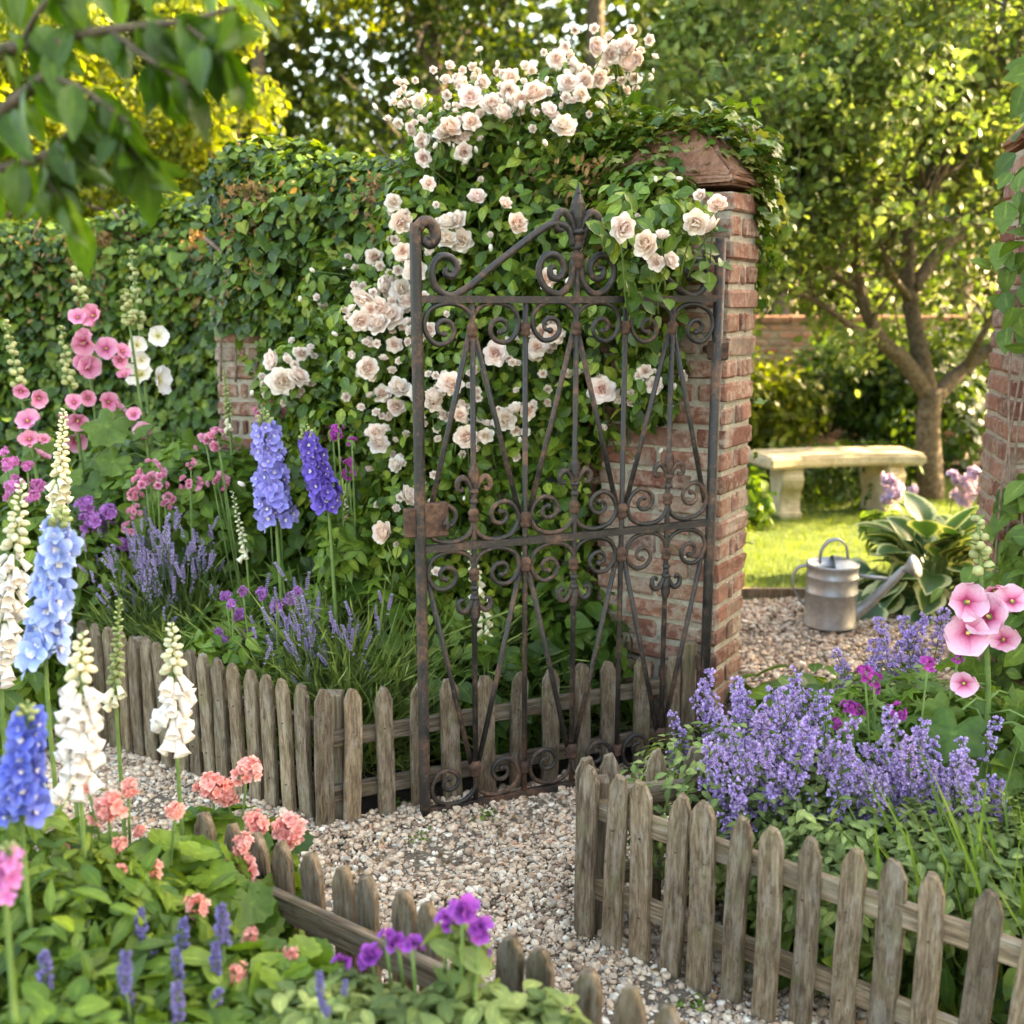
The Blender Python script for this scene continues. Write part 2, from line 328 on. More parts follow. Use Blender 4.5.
P_DELL = petalmat('pale_blue_delphinium', [(0, (.14, .17, .45)), (.3, (.26, .38, .80)), (.7, (.36, .50, .86)), (1, (.55, .66, .90))], .3, .2)
P_DELD = petalmat('deep_blue_delphinium', [(0, (.06, .06, .30)), (.4, (.10, .14, .60)), (1, (.19, .26, .72))], .3, .3)
P_DELV = petalmat('lilac_blue_delphinium', [(0, (.18, .14, .50)), (.4, (.27, .25, .70)), (1, (.40, .39, .82))], .3, .25)
P_DELP = petalmat('violet_delphinium', [(0, (.06, .03, .24)), (.4, (.12, .07, .45)), (1, (.22, .15, .60))], .3, .3)
P_BEE = petalmat('pale_flower_eye', [(0, (.75, .74, .70)), (1, (.85, .84, .80))], .2, .1)
P_CORAL = petalmat('coral_geranium_petal', [(0, (.70, .15, .13)), (.4, (.86, .33, .28)), (1, (.91, .54, .47))], .3, .22)
P_PETU = petalmat('purple_petunia_petal', [(0, (.10, .01, .15)), (.4, (.27, .04, .36)), (1, (.42, .10, .50))], .3, .2)
P_SAL = petalmat('blue_sage_flower', [(0, (.13, .11, .30)), (1, (.27, .25, .52))], .25, .35)
P_LILAC = petalmat('lilac_phlox_petal', [(0, (.42, .30, .50)), (1, (.66, .54, .70))], .3, .25)
P_SNAP = petalmat('orchid_pink_snapdragon', [(0, (.50, .10, .36)), (1, (.76, .30, .60))], .3, .25)
P_YEL = petalmat('yellow_stamen', [(0, (.62, .42, .06)), (1, (.80, .66, .20))], .1, .2)
# ------------------------------------------------------------------ leaf and flower shapes (unit size, stalk at the origin, along +Y, face to +Z)
def gridF(nu, nv):
    i = np.arange(nv - 1)[:, None] * nu; j = np.arange(nu - 1)[None]
    return np.stack([i + j, i + j + 1, i + nu + j + 1, i + nu + j], -1).reshape(-1, 4)
def leaf_t(w=.26, nv=5, nu=3, fold=.25, curve=.25, peak=.42, wave=0.0, edge=False, pet=0.0):
    s = np.linspace(0, 1, nv); a = np.linspace(-1, 1, nu)
    e = math.log(.5) / math.log(peak); ww = w * np.sin(PI * np.clip(s, .015, .985) ** e) ** .85
    X = a[None] * ww[:, None]; Y = np.repeat(s[:, None], nu, 1) + pet
    Z = fold * np.abs(X) - curve * (s ** 2)[:, None] + wave * np.sin(s * 9)[:, None] * (a ** 2)[None] * w
    t = np.repeat(np.abs(a)[None], nv, 0) if edge else np.repeat(s[:, None], nu, 1)
    if edge: t = np.maximum(t, (s ** 6)[:, None])
    return np.stack([X, Y, Z], -1).reshape(-1, 3), [gridF(nu, nv)], t.ravel()
E_ = dict(edge=True)
T_LEAF = leaf_t(**E_); T_LEAFS = leaf_t(.30, 3, 2, 0, .15, **E_); T_BROAD = leaf_t(.36, 5, 3, .2, .3, .38, **E_); T_LONG = leaf_t(.13, 6, 3, .25, .35, .45, **E_)
T_OVAL = leaf_t(.33, 5, 3, .3, .2, .5, **E_); T_BLADE = leaf_t(.013, 4, 2, 0, .25, .35); T_NEEDLE = leaf_t(.014, 3, 2, 0, .12, .4); T_NEEDLES = leaf_t(.05, 3, 2, 0, .12, .4)
T_GRASS = (np.array([[-.03, 0, 0], [.03, 0, 0], [.02, .6, -.06], [-.02, .6, -.06], [0, 1, -.25]]), [np.array([[0, 1, 2, 3]]), np.array([[3, 2, 4]])], np.full(5, .5))
def fan_t(rad, ang, z, stalk=(0, 0, 0), rings=(.55,), offset=.45):
    ang = np.asarray(ang); rad = np.asarray(rad); n = len(ang); V = [[0, 0, 0]]; F = []
    for q in list(rings) + [1.0]:
        for a, r in zip(ang, rad): V.append([r * q * math.sin(a), r * q * math.cos(a), z(r * q, a)])
    tri = np.array([[0, 1 + (i + 1) % n, 1 + i] for i in range(n)]); Fs = [tri]
    for k in range(len(rings)):
        o = 1 + k * n; Fs.append(np.array([[o + i, o + (i + 1) % n, o + n + (i + 1) % n, o + n + i] for i in range(n)]))
    V = np.array(V); V[:, 1] += offset; return V, Fs, np.concatenate([[0]] + [np.full(n, q) for q in list(rings) + [1.0]])
_a = np.radians([0, 28, 55, 82, 115, 150, 180, 210, 245, 278, 305, 332])
T_IVY = fan_t([.62, .34, .52, .32, .46, .40, .26, .40, .46, .32, .52, .34], _a, lambda r, a: -.25 * r * r - .06 * math.cos(3 * a), rings=(), offset=.35)
T_IVYH = fan_t([.60, .44, .42, .42, .44, .40, .26, .40, .44, .42, .42, .44], _a, lambda r, a: -.3 * r * r + .08 * abs(math.sin(a)), rings=(), offset=.35)
_b = np.linspace(0, 2 * PI, 22, endpoint=False)
T_LOBE = fan_t(.5 + .07 * np.cos(5 * _b) + .035 * np.cos(11 * _b) - .22 * np.exp(-((_b - PI) / .35) ** 2), _b, lambda r, a: .18 * math.cos(5 * a) * r - .35 * r * r, rings=(.5,))
T_ROUND = fan_t(.46 + .03 * np.cos(11 * _b) - .2 * np.exp(-((_b - PI) / .3) ** 2), _b, lambda r, a: .35 * r * r + .05 * math.cos(7 * a) * r, rings=(.55,))
T_PALM = fan_t([.62, .22, .58, .2, .54, .18, .3, .2, .1, .2, .3, .18, .54, .2, .58, .22], np.linspace(0, 2 * PI, 16, endpoint=False), lambda r, a: -.2 * r * r, rings=(), offset=.3)

def merge_t(parts):
    V, Fq, Ft, t, n = [], [], [], [], 0
    for T in parts:
        V.append(T[0]); t.append(T[2])
        for F in T[1]: (Fq if F.shape[1] == 4 else Ft).append(F + n)
        n += len(T[0])
    Fs = ([np.concatenate(Fq)] if Fq else []) + ([np.concatenate(Ft)] if Ft else [])
    return np.concatenate(V), Fs, np.concatenate(t)
def moved(T, M): return (xf(T[0], M), T[1], T[2])
def petal_t(w=.42, cup=.25, curl=.2, nu=4, nv=4, notch=0.0, ruff=0.0, ph=0.0):
    s = np.linspace(0, 1, nv); a = np.linspace(-1, 1, nu)
    ww = w * (np.clip(s, .0, 1) ** .55) * np.sqrt(np.clip(1.02 - s ** 5 * .75, 0, 1)) + .03
    X = a[None] * ww[:, None]; Y = s[:, None] * (1 - .22 * a[None] ** 2 * s[:, None]) - notch * np.exp(-(a[None] / .3) ** 2) * (s[:, None] ** 6)
    Z = cup * (X / w) ** 2 * s[:, None] * w + curl * s[:, None] ** 2 + ruff * (np.sin(a[None] * 5 + ph) + .6 * np.sin(a[None] * 11 + 2 * ph)) * s[:, None] ** 2
    return np.stack([X, Y, Z], -1).reshape(-1, 3), [gridF(nu, nv)], np.repeat(s[:, None], nu, 1).ravel()
def ring_of(n, tilt, size, z0=0, phase=0, **kw):
    out = []
    for k in range(n):
        a = phase + k * 2 * PI / n + random.uniform(-.1, .1); s = size * random.uniform(.92, 1.08)
        M = Matrix.Translation((0, 0, z0)) @ Matrix.Rotation(a, 4, 'Z') @ Matrix.Rotation(tilt + random.uniform(-.12, .12), 4, 'X') @ Matrix.Scale(s, 4)
        out.append(moved(petal_t(ph=random.uniform(0, 6), **kw), M))
    return out
def ball_t(r=1, k=6, n=4, t=1.0, sy=1.0):
    th = np.linspace(-PI / 2, PI / 2, n + 1); V, F, _ = lathe_t([(r * math.cos(q) + 1e-4, r * sy * math.sin(q)) for q in th], k)
    return V, F, np.full(len(V), t)
def setT(T, lo, hi): return (T[0], T[1], lo + (hi - lo) * T[2])
def rose_t(open_=1.0):
    P = []
    for n, tilt, size, z0, lo, hi in ((6, .10, .50, -.06, .72, 1), (6, .38, .47, -.02, .6, .98), (5, .68, .42, .0, .45, .88), (5, .98, .36, .02, .25, .7), (4, 1.22, .30, .03, .1, .5), (3, 1.42, .22, .06, 0, .35)):
        tl = tilt * open_ + (1 - open_) * 1.2
        P += [setT(q, lo, hi) for q in ring_of(n, tl, size, z0, random.uniform(0, 6), w=.56, cup=.30, curl=.16 + .12 * tilt, ruff=.035)]
    return merge_t(P)
def bloom5_t(tilt=.25, w=.5, ruff=.03, notch=.0, cup=.1, n=5, curl=.1, nv=4): return merge_t(ring_of(n, tilt, 1.0, 0, 0, w=w, cup=cup, curl=curl, ruff=ruff, notch=notch, nv=nv))
def bell_t(k=12, lip=.06):                                                  # a foxglove bell: stalk at the origin, mouth towards +Z
    a = np.linspace(0, 2 * PI, k, endpoint=False); pr = [(.06, 0), (.15, .08), (.19, .25), (.21, .45), (.26, .7), (.30, .88), (.36, .96), (.30, .93), (.22, .7), (.16, .4)]
    V = np.array([[r * math.cos(q) * (1 + (.13 * math.cos(4 * q) if i in (5, 6, 7) else 0)), r * math.sin(q) * (1 + (.13 * math.cos(4 * q) if i in (5, 6, 7) else 0)), z + (lip * math.cos(q) if i > 4 else 0)] for i, (r, z) in enumerate(pr) for q in a])
    n = len(pr); i = np.arange(n - 1)[:, None] * k; j = np.arange(k)[None]; j2 = (j + 1) % k
    t = np.repeat([0, .35, .6, .8, .9, 1, 1, .9, .55, .3], k)
    return V, [np.stack([i + j, i + j2, i + k + j2, i + k + j], -1).reshape(-1, 4)], t
T_BELL = bell_t(); T_BALL = ball_t(.5); T_BUD = ball_t(.32, 7, 5, .6, 1.6); T_DROP = ball_t(.3, 6, 4, .8, 1.7)
T_LIP = merge_t(ring_of(4, .5, 1, 0, .3, w=.42, nu=2, nv=3, curl=.3) + [ball_t(.28, 5, 3, .0)])       # small two lipped catmint floret
T_STAR5 = bloom5_t(.25, .46, .02, .1, nv=3)
def scatter_ell(n, c, r, shell=.55):
    d = nrm(rng.normal(size=(n, 3))); q = shell + (1 - shell) * rng.random(n) ** .6
    return np.asarray(tuple(c)) + d * q[:, None] * np.asarray(r), nrm(d / np.asarray(r))
def put_leaves(g, T, P, Nn, size, mi=0, up=.35, jit=.6, droop=.5, var=.35):
    n = len(P); z = nrm(nrm(Nn) + np.array([0, 0, up]) + rng.normal(size=(n, 3)) * jit)
    y = nrm(Nn * .35 + np.array([0, 0, -droop]) + rng.normal(size=(n, 3)) * .6)
    return g.inst(T, frames_zy(z, y, size * (1 + var * rng.uniform(-1, 1, n))), P, mi)
def leaf_mass(g, blobs, n, T, size, mi=0, shell=.5, zmin=.02, **kw):
    vol = np.array([(b[1][0] * b[1][1] * b[1][2]) ** (2 / 3) for b in blobs]); cnt = (n * vol / vol.sum()).astype(int)
    for (c, r), k in zip(blobs, cnt):
        P, D = scatter_ell(k, c, r, shell); ok = P[:, 2] > zmin; put_leaves(g, T, P[ok], D[ok], size, mi, **kw)
    return g
# ------------------------------------------------------------------ ground, lawn, gravel, beds
def sheet(name, pts, z, mat):
    g = Geo(); g.add([(x, y, z) for x, y in pts], [np.array([list(range(len(pts)))])]); return setting(name, g, mat)
sheet('ground', [(-150, -150), (150, -150), (150, 150), (-150, 150)], 0.0, M_SOIL)
sheet('gravel_path', [(-3.6, 1.2), (.1, 1.2), (1.2, 1.2), (1.2, 2.0), (3.4, 2.6), (4.2, 5.2), (.8, 5.45), (.8, 3.6), (-.55, 2.93), (-1.5, 3.62), (-3.6, 3.6)], .004, M_GBASE)
sheet('lawn', [(.6, 5.42), (9, 5.22), (9, 9.4), (.6, 9.4)], .006, M_TURF)
g = Geo(); g.box((4.4, .03, .07), Matrix.Translation((2.6, 5.40, .02)) @ Matrix.Rotation(-.025, 4, 'Z')); setting('lawn_edging', g, M_WOOD, smooth=False)
# loose pebbles, the whole path as one mass
def pebble_t(seed):
    r = np.random.default_rng(seed); V, F, _ = lathe_t([(math.cos(q) + 1e-3, math.sin(q)) for q in np.linspace(-PI / 2, PI / 2, 5)], 6)
    V = V + r.normal(size=V.shape) * .10; return V * np.array([1, r.uniform(.65, .95), r.uniform(.45, .7)]), F
def pebbles(g, n, inside, smin, smax, z0=.0, zr=.012):
    T = [pebble_t(i) for i in range(7)]; box_ = inside[0]; P = np.stack([rng.uniform(box_[0], box_[1], n), rng.uniform(box_[2], box_[3], n)], 1)
    P = P[inside[1](P[:, 0], P[:, 1])]; n = len(P); s = smin + (smax - smin) * rng.random(n) ** 2.6
    hump = .006 * (np.sin(P[:, 0] * 11 + 1) * np.cos(P[:, 1] * 9) + np.sin(P[:, 0] * 5 - P[:, 1] * 7))
    O = np.column_stack([P, z0 + s * .25 + rng.random(n) * zr + hump]); w = rng.integers(0, 7, n)
    z = nrm(rng.normal(size=(n, 3)) * .35 + [0, 0, 1]); R = frames_zy(z, rng.normal(size=(n, 3)), s)
    for k in range(7): g.inst(T[k], R[w == k], O[w == k])
g = Geo()
near = lambda x, y: (y < np.where(x > -.55, 2.99 + .46 * (x + .5), 2.97 - .76 * (x + .55))) & (y > 1.95) & (x < 1.3) | (x > .55) & (x < 2.3) & (y > 2.4) & (y < 3.4)
pebbles(g, 90000, ((-1.7, 2.3, 1.95, 3.45), near), .0045, .015)
pebbles(g, 30000, ((-1.7, 1.4, 1.95, 3.45), near), .003, .006, .0, .014)
pebbles(g, 500, ((-1.6, 1.0, 1.95, 3.4), near), .013, .020, .005)
far = lambda x, y: (y < 5.38) & ((x > .95) | (y < 3.5))
pebbles(g, 24000, ((.9, 3.6, 3.35, 5.4), far), .007, .02)
pebbles(g, 7000, ((-2.9, -1.2, 2.6, 3.7), lambda x, y: y < 3.62 - .0 * x), .008, .018)
setting('gravel', g, M_PEB, 'stuff')
# petals and leaf scraps that have dropped on the path
n = 420; P = np.column_stack([rng.uniform(-.9, 1.0, n), rng.uniform(1.95, 3.4, n)]); P = P[near(P[:, 0], P[:, 1])]; n = len(P); g = Geo()
T = leaf_t(.42, 3, 3, .3, .1, .5, edge=True); O = np.column_stack([P, .016 + .006 * rng.random(n)]); R = frames_zy(nrm(rng.normal(size=(n, 3)) * .35 + [0, 0, 1]), rng.normal(size=(n, 3)), rng.uniform(.008, .022, n)); w = rng.random(n) < .3
g.inst(T, R[w], O[w], 0); g.inst(T, R[~w], O[~w], 1); setting('fallen_petals', g, [P_ROSEW, L_DRY], 'stuff')
# lawn blades
n = 52000; P = np.column_stack([rng.uniform(.7, 6.2, n), 5.44 + 3.9 * rng.random(n) ** 1.3, np.full(n, .004)])
g = Geo(); y = nrm(rng.normal(size=(n, 3)) * .45 + [0, 0, 1]); g.inst(T_GRASS, frames(y, rng.normal(size=(n, 3)), rng.uniform(.03, .065, n)), P); setting('grass', g, L_GRASS, 'stuff')

# ------------------------------------------------------------------ brickwork: every course laid as bricks with recessed mortar
def brick_box(g, w, d, z0, z1, M, jit=.004, bl=.215, ch=.075, mi=0, skip=lambda p: False):
    n = int((z1 - z0) / ch)
    for c in range(n):
        z = z0 + (c + .5) * ch
        for side in range(4):
            full = (side % 2 == 0) == (c % 2 == 0); L = (w if side % 2 == 0 else d); a = 0 if full else .1025; b = L - a
            x = a; k = max(1, round((b - a) / (bl if c % 2 == 0 or not full else bl * .98))); step = (b - a) / k
            cuts = [a + step * i for i in range(k + 1)]
            for i in range(1, k): cuts[i] += random.uniform(-.012, .012)
            for p, q in zip(cuts[:-1], cuts[1:]):
                p += .008 if p > a + 1e-6 or not full else 0; q -= .008 if q < b - 1e-6 or not full else 0; l = q - p; m = (p + q) / 2; dep = .1025 if full or True else .1
                o = .051 - random.uniform(.001, .006)
                pos = {0: (m, o, z), 1: (w - o, m, z), 2: (m, d - o, z), 3: (o, m, z)}[side]
                if skip(pos): continue
                V, Fs = cbox((l, .1, ch - .016) if side % 2 == 0 else (.1, l, ch - .016), random.uniform(.005, .010))
                V = V + rng.normal(size=V.shape) * .0022
                R = Matrix.Translation(pos) @ Matrix.Rotation(random.gauss(0, .012), 4, 'Z') @ Matrix.Rotation(random.gauss(0, .008), 4, 'Y' if side % 2 == 0 else 'X')
                g.add(xf(V, M @ R), Fs, mi)
def core(g, w, d, z0, z1, M, inset=.0075, mi=1):
    V, Fs = cbox((w - 2 * inset, d - 2 * inset, z1 - z0)); g.add(xf(V + [w / 2, d / 2, (z0 + z1) / 2], M), Fs, mi)
def place(o, ex, ey):                    # local x along ex, y along ey
    M = Matrix.Identity(4); M.col[0][:3] = ex; M.col[1][:3] = ey; M.translation = o; return M
# gate pillar, its near arris turned to the camera
PC = Vector((.685, 3.47, 0)); e1 = Vector((-.85, .53, 0)).normalized(); e2 = Vector((.53, .85, 0)).normalized(); PW = .255
MP = place(PC, e2, e1)                   # local x along the right face, y along the gate face
pil = thing('brick_pillar', 'worn red brick gate pillar with sloped coping, the iron gate hung on it', 'pillar', PC + (e1 + e2) * .2)
g = Geo(); brick_box(g, PW, .45, 0, 1.88, MP); core(g, PW, .45, 0, 1.865, MP); part('brickwork', g, [M_BRICK, M_MORTAR], pil, smooth=False)
def cap(g, w, d, z0, z1, M, over=.02, top=.28):
    a = [(-over, -over), (w + over, -over), (w + over, d + over), (-over, d + over)]; ix, iy = w * top, d * top
    b = [(ix, iy), (w - ix, iy), (w - ix, d - iy), (ix, d - iy)]
    bm = bmesh.new(); vs = [[bm.verts.new(M @ Vector((x, y, z))) for x, y in q] for q, z in ((a, z0), (a, z0 + .035), (b, z1))]
    bm.faces.new(vs[0][::-1]); bm.faces.new(vs[2])
    for k in range(2):
        for i in range(4): bm.faces.new((vs[k][i], vs[k][(i + 1) % 4], vs[k + 1][(i + 1) % 4], vs[k + 1][i]))
    bmesh.ops.bevel(bm, geom=bm.edges[:], offset=.014, segments=2, affect='EDGES'); bmesh.ops.subdivide_edges(bm, edges=bm.edges[:], cuts=2, use_grid_fill=True)
    for v in bm.verts: v.co += Vector(rng.normal(size=3) * .0035)
    bm.verts.index_update(); V = [v.co[:] for v in bm.verts]; by = {}
    for f in bm.faces: by.setdefault(len(f.verts), []).append([v.index for v in f.verts])
    g.add(V, [np.array(q) for q in by.values()]); bm.free()
g = Geo(); cap(g, PW, .45, 1.885, 2.08, MP, .006, .34); part('coping', g, M_CAP, pil, smooth=False)
# far gate pillar at the right edge of the view
MQ = place(Vector((1.70, 3.66, 0)), Vector((.98, -.20, 0)).normalized(), Vector((.20, .98, 0)).normalized())
pr = thing('brick_pillar', 'brick gate pillar across the opening from the gate, cut by the photo edge', 'pillar', (1.85, 3.85, 0))
g = Geo(); brick_box(g, .42, .42, 0, 2.05, MQ); core(g, .42, .42, 0, 2.04, MQ); part('brickwork', g, [M_BRICK, M_MORTAR], pr, smooth=False)
g = Geo(); cap(g, .42, .42, 2.055, 2.2, MQ); part('coping', g, M_CAP, pr, smooth=False)
# garden walls
def wall(name, label, a, b, h, thick=.24, mat=M_BRICK, capm=M_CAP):
    a, b = Vector((*a, 0)), Vector((*b, 0)); ex = (b - a).normalized(); ey = Vector((-ex.y, ex.x, 0)); L = (b - a).length; M = place(a, ex, ey)
    t = thing(name, label, 'wall', (a + b) / 2); g = Geo(); brick_box(g, L, thick, 0, h, M); core(g, L, thick, 0, h - .01, M); part('brickwork', g, [mat, M_MORTAR], t, smooth=False)
    g = Geo(); k = int(L / .3)
    for i in range(k): g.box((L / k - .01, thick + .05, .07), M @ Matrix.Translation(((i + .5) * L / k, thick / 2, h + .035)) @ Matrix.Rotation(random.gauss(0, .01), 4, 'X'), 0, .01)
    part('coping', g, capm, t, smooth=False); return M, L
W2A, W2B = (-1.16, 4.58), (.30, 3.80)
MW2, LW2 = wall('garden_wall', 'brick garden wall behind the climbing rose, almost all of it under ivy', W2A, W2B, 1.92)
W1A, W1B = (-5.4, 6.75), (-1.02, 5.55); W1H = 1.80
MW1, LW1 = wall('garden_wall', 'lower looking brick wall set back behind the hollyhocks and smothered in ivy', W1A, W1B, W1H)
bt = thing('brick_buttress', 'narrow lime stained brick buttress left bare between two curtains of ivy', 'buttress', (-1.2, 4.6, 0))
MB_ = place(Vector((-1.225, 4.49, 0)), Vector((.95, -.31, 0)).normalized(), Vector((.31, .95, 0)).normalized())
g = Geo(); brick_box(g, .25, .9, 0, 1.58, MB_); core(g, .25, .9, 0, 1.57, MB_); part('brickwork', g, [M_BRICK, M_MORTAR], bt, smooth=False)
g = Geo(); V, Fs = cbox((.25, .9, .22), .02); V = V.copy(); V[(V[:, 2] > 0), 1] *= .8; g.add(xf(V + [.125, .47, 1.69], MB_), Fs); part('weathering', g, M_CAP, bt, smooth=False)
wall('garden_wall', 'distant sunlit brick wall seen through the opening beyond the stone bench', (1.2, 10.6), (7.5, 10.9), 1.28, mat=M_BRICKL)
# wall on the right of the far pillar, mostly out of view
wall('garden_wall', 'brick wall running off behind the pillar at the photo edge', (2.12, 3.72), (4.6, 3.3), 1.9)

# ------------------------------------------------------------------ picket fences
def picket_mesh(i):
    r = random.Random(40 + i); h = 1.0; w = .052 + r.uniform(-.004, .004); d = .019; sh = .085 + r.uniform(-.02, .02); tw = .010 + r.uniform(0, .006)
    out = [(-w / 2, 0), (w / 2, 0), (w / 2, h - sh), (w / 2 * .62, h - sh * .42), (tw, h - .012), (-tw * r.uniform(.4, 1), h), (-w / 2 * .66, h - sh * .45), (-w / 2, h - sh * 1.05)]
    bm = bmesh.new(); f = bm.faces.new([bm.verts.new((x, -d / 2, z)) for x, z in out]); e = bmesh.ops.extrude_face_region(bm, geom=[f])
    for v in [q for q in e['geom'] if isinstance(q, bmesh.types.BMVert)]: v.co.y += d
    bmesh.ops.recalc_face_normals(bm, faces=bm.faces[:]); bmesh.ops.bevel(bm, geom=bm.edges[:], offset=.0026, segments=2, affect='EDGES')
    bmesh.ops.bisect_plane
    for z in np.linspace(.08, .88, 9): bmesh.ops.bisect_plane(bm, geom=bm.verts[:] + bm.edges[:] + bm.faces[:], plane_co=(0, 0, z), plane_no=(0, 0, 1))
    a, b = r.uniform(0, 6), r.uniform(0, 6)
    for v in bm.verts:
        z = v.co.z; v.co.x += .0016 * math.sin(z * 7 + a) + r.gauss(0, .0004); v.co.y += .003 * math.sin(z * 3.1 + b); 
        if z > .9: v.co.z += r.gauss(0, .002)
    # nail heads
    for z, x in ((.70, r.uniform(-.01, .01)), (.27, r.uniform(-.01, .01))):
        nf = len(bm.faces); bmesh.ops.create_uvsphere(bm, u_segments=7, v_segments=5, radius=.0036, matrix=Matrix.Translation((x, -d / 2, z)))
        bm.faces.ensure_lookup_table()
        for q in bm.faces[nf:]: q.material_index = 1
    me = bpy.data.meshes.new('picket'); bm.to_mesh(me); bm.free(); me.materials.append(M_WOOD); me.materials.append(M_RUST); me.polygons.foreach_set('use_smooth', [False] * len(me.polygons)); return me
PK = [picket_mesh(i) for i in range(12)]
_rail = {}
def rail(fence, a, b, h=.05, d=.022):      # grain runs along the rail: mesh modelled upright, then laid down
    a, b = Vector(a), Vector(b); L = (b - a).length; key = round(L, 3); g = Geo(); V, Fs = cbox((h, d, L), .003); g.add(V, Fs)
    z = (b - a).normalized(); y = Vector((-z.y, z.x, 0)).normalized(); x = y.cross(z); M = Matrix((x, y, z)).transposed().to_4x4(); M.translation = (a + b) / 2
    inst('rail', g.mesh('rail', M_WOOD, False), fence, M)
def pickets(fence, tops, dirv, off, lean=.02):       # tops: points of the picket tips, each standing on the ground below
    dirv = Vector((*dirv, 0)).normalized(); nv = Vector((dirv.y, -dirv.x, 0))           # nv points to the path or viewer side
    for p in tops:
        h = p.z; R = Matrix((dirv, -nv, Vector((0, 0, 1)))).transposed().to_4x4(); R.translation = Vector((p.x, p.y, -.01)) + nv * off
        inst('picket', random.choice(PK), fence, R @ Matrix.Translation((random.gauss(0, .003), 0, 0)) @ Matrix.Rotation(random.gauss(0, lean), 4, 'Y') @ Matrix.Rotation(random.gauss(0, .02), 4, 'Z') @ Matrix.Diagonal((random.uniform(.94, 1.1), 1, h + .01, 1)))
def onz(pts, z): return [G(x, y, z + random.uniform(-.004, .004)) for x, y in pts]
# left border fence: a run towards the viewer, a corner, then a run behind the gate
fa = thing('picket_fence', 'weathered picket fence turning a corner round the lavender border and passing behind the iron gate', 'fence', G(318, 832))
t1 = [(66, 617), (80, 620), (94, 624), (107, 627), (120, 632), (133, 636), (146, 639), (160, 643), (175, 647), (190, 650), (204, 654), (219, 659), (234, 664), (249, 669), (265, 674), (283, 679), (301, 684)]
A1 = onz(t1, .44); d1 = A1[-1] - A1[3]
pickets(fa, A1, (d1.x, d1.y), .0); 
for z in (.30, .12): rail(fa, Vector((A1[0].x, A1[0].y, z)) + Vector((.02, .016, 0)), Vector((A1[-1].x, A1[-1].y, z)) + Vector((.05, .0, 0)))
c0, c1 = Vector((-.555, 2.955, 0)), Vector((.60, 3.50, 0)); d2 = c1 - c0
t2 = [(319, 688), (347, 688), (383, 685), (415, 682), (449, 677), (484, 674), (515, 671), (549, 667), (581, 662), (609, 659), (642, 656), (674, 654)]
A2 = []
for x, y in t2:
    d = ray(x, y); k = (c0.x * d2.y - c0.y * d2.x) / (d.x * d2.y - d.y * d2.x); A2.append(Vector((0, 0, H)) + d * k)
pickets(fa, A2, (d2.x, d2.y), .012)
nb = Vector((-d2.y, d2.x, 0)).normalized() * .012
for z in (.27, .10): rail(fa, c0 + nb + Vector((0, 0, z)), c1 + nb + Vector((0, 0, z - .02)))
g = Geo(); V, Fs = cbox((.05, .05, .40), .004); g.add(V + [0, 0, .2], Fs); pm = g.mesh('post', M_WOOD, False)
for p in (c0 + Vector((.03, .07, 0)), Vector((A1[4].x + .05, A1[4].y + .05, 0)), c1): inst('post', pm, fa, Matrix.Translation(p))
# front left fence, rails towards the viewer
fb = thing('picket_fence', 'low pointed picket fence beside the coral geraniums, its rail side facing the viewer', 'fence', G(480, 1000, .2) * Vector((1, 1, 0)) if False else Vector((-.1, 1.75, 0)))
t3 = [(208, 814), (235, 823), (261, 833), (287, 843), (313, 853), (340, 864), (369, 876), (401, 890), (433, 903), (468, 917), (505, 933), (543, 949), (585, 967), (628, 985), (672, 1005), (716, 1028)]
B1 = onz(t3, .455); d3 = B1[-2] - B1[3]
pickets(fb, B1, (-d3.x, -d3.y), .0)
nf = Vector((d3.y, -d3.x, 0)).normalized() * .021; nf = nf if nf.y < 0 else -nf
for z in (.335, .12): rail(fb, Vector((B1[0].x, B1[0].y, z)) + nf, Vector((B1[-1].x, B1[-1].y, z)) + nf, .055)
# right border fence: front row and the short back row
fc = thing('picket_fence', 'weathered round topped picket fence round the catmint border, rails behind its pickets', 'fence', G(583, 940))
t4 = [(586, 765), (614, 773), (645, 782), (675, 792), (707, 803), (740, 816), (774, 828), (812, 838), (851, 847), (894, 860), (937, 874), (984, 888), (1030, 904), (1080, 922), (1135, 942)]
C1 = onz(t4, .458); d4 = C1[12] - C1[0]
pickets(fc, C1, (d4.x, d4.y), .0)
nr = Vector((-d4.y, d4.x, 0)).normalized() * .021; nr = nr if nr.y > 0 else -nr
for z in (.345, .135): rail(fc, Vector((C1[0].x, C1[0].y, z)) + nr, Vector((C1[-1].x, C1[-1].y, z)) + nr, .052)
t5 = [(589, 757), (616, 753), (654, 749), (692, 746), (728, 743), (764, 740), (800, 737)]
D1 = onz(t5, .445); d5 = D1[-1] - D1[1]; pickets(fc, D1, (-d5.x, -d5.y), .0)
for z in (.34, .13): rail(fc, Vector((D1[1].x - .02, D1[1].y - .021, z)), Vector((D1[-1].x, D1[-1].y - .021, z)), .05)
g = Geo(); V, Fs = cbox((.045, .045, .43), .004); g.add(V + [0, 0, .2], Fs); inst('post', g.mesh('post', M_WOOD, False), fc, Matrix.Translation(Vector((C1[0].x + .035, C1[0].y + .02, 0))))

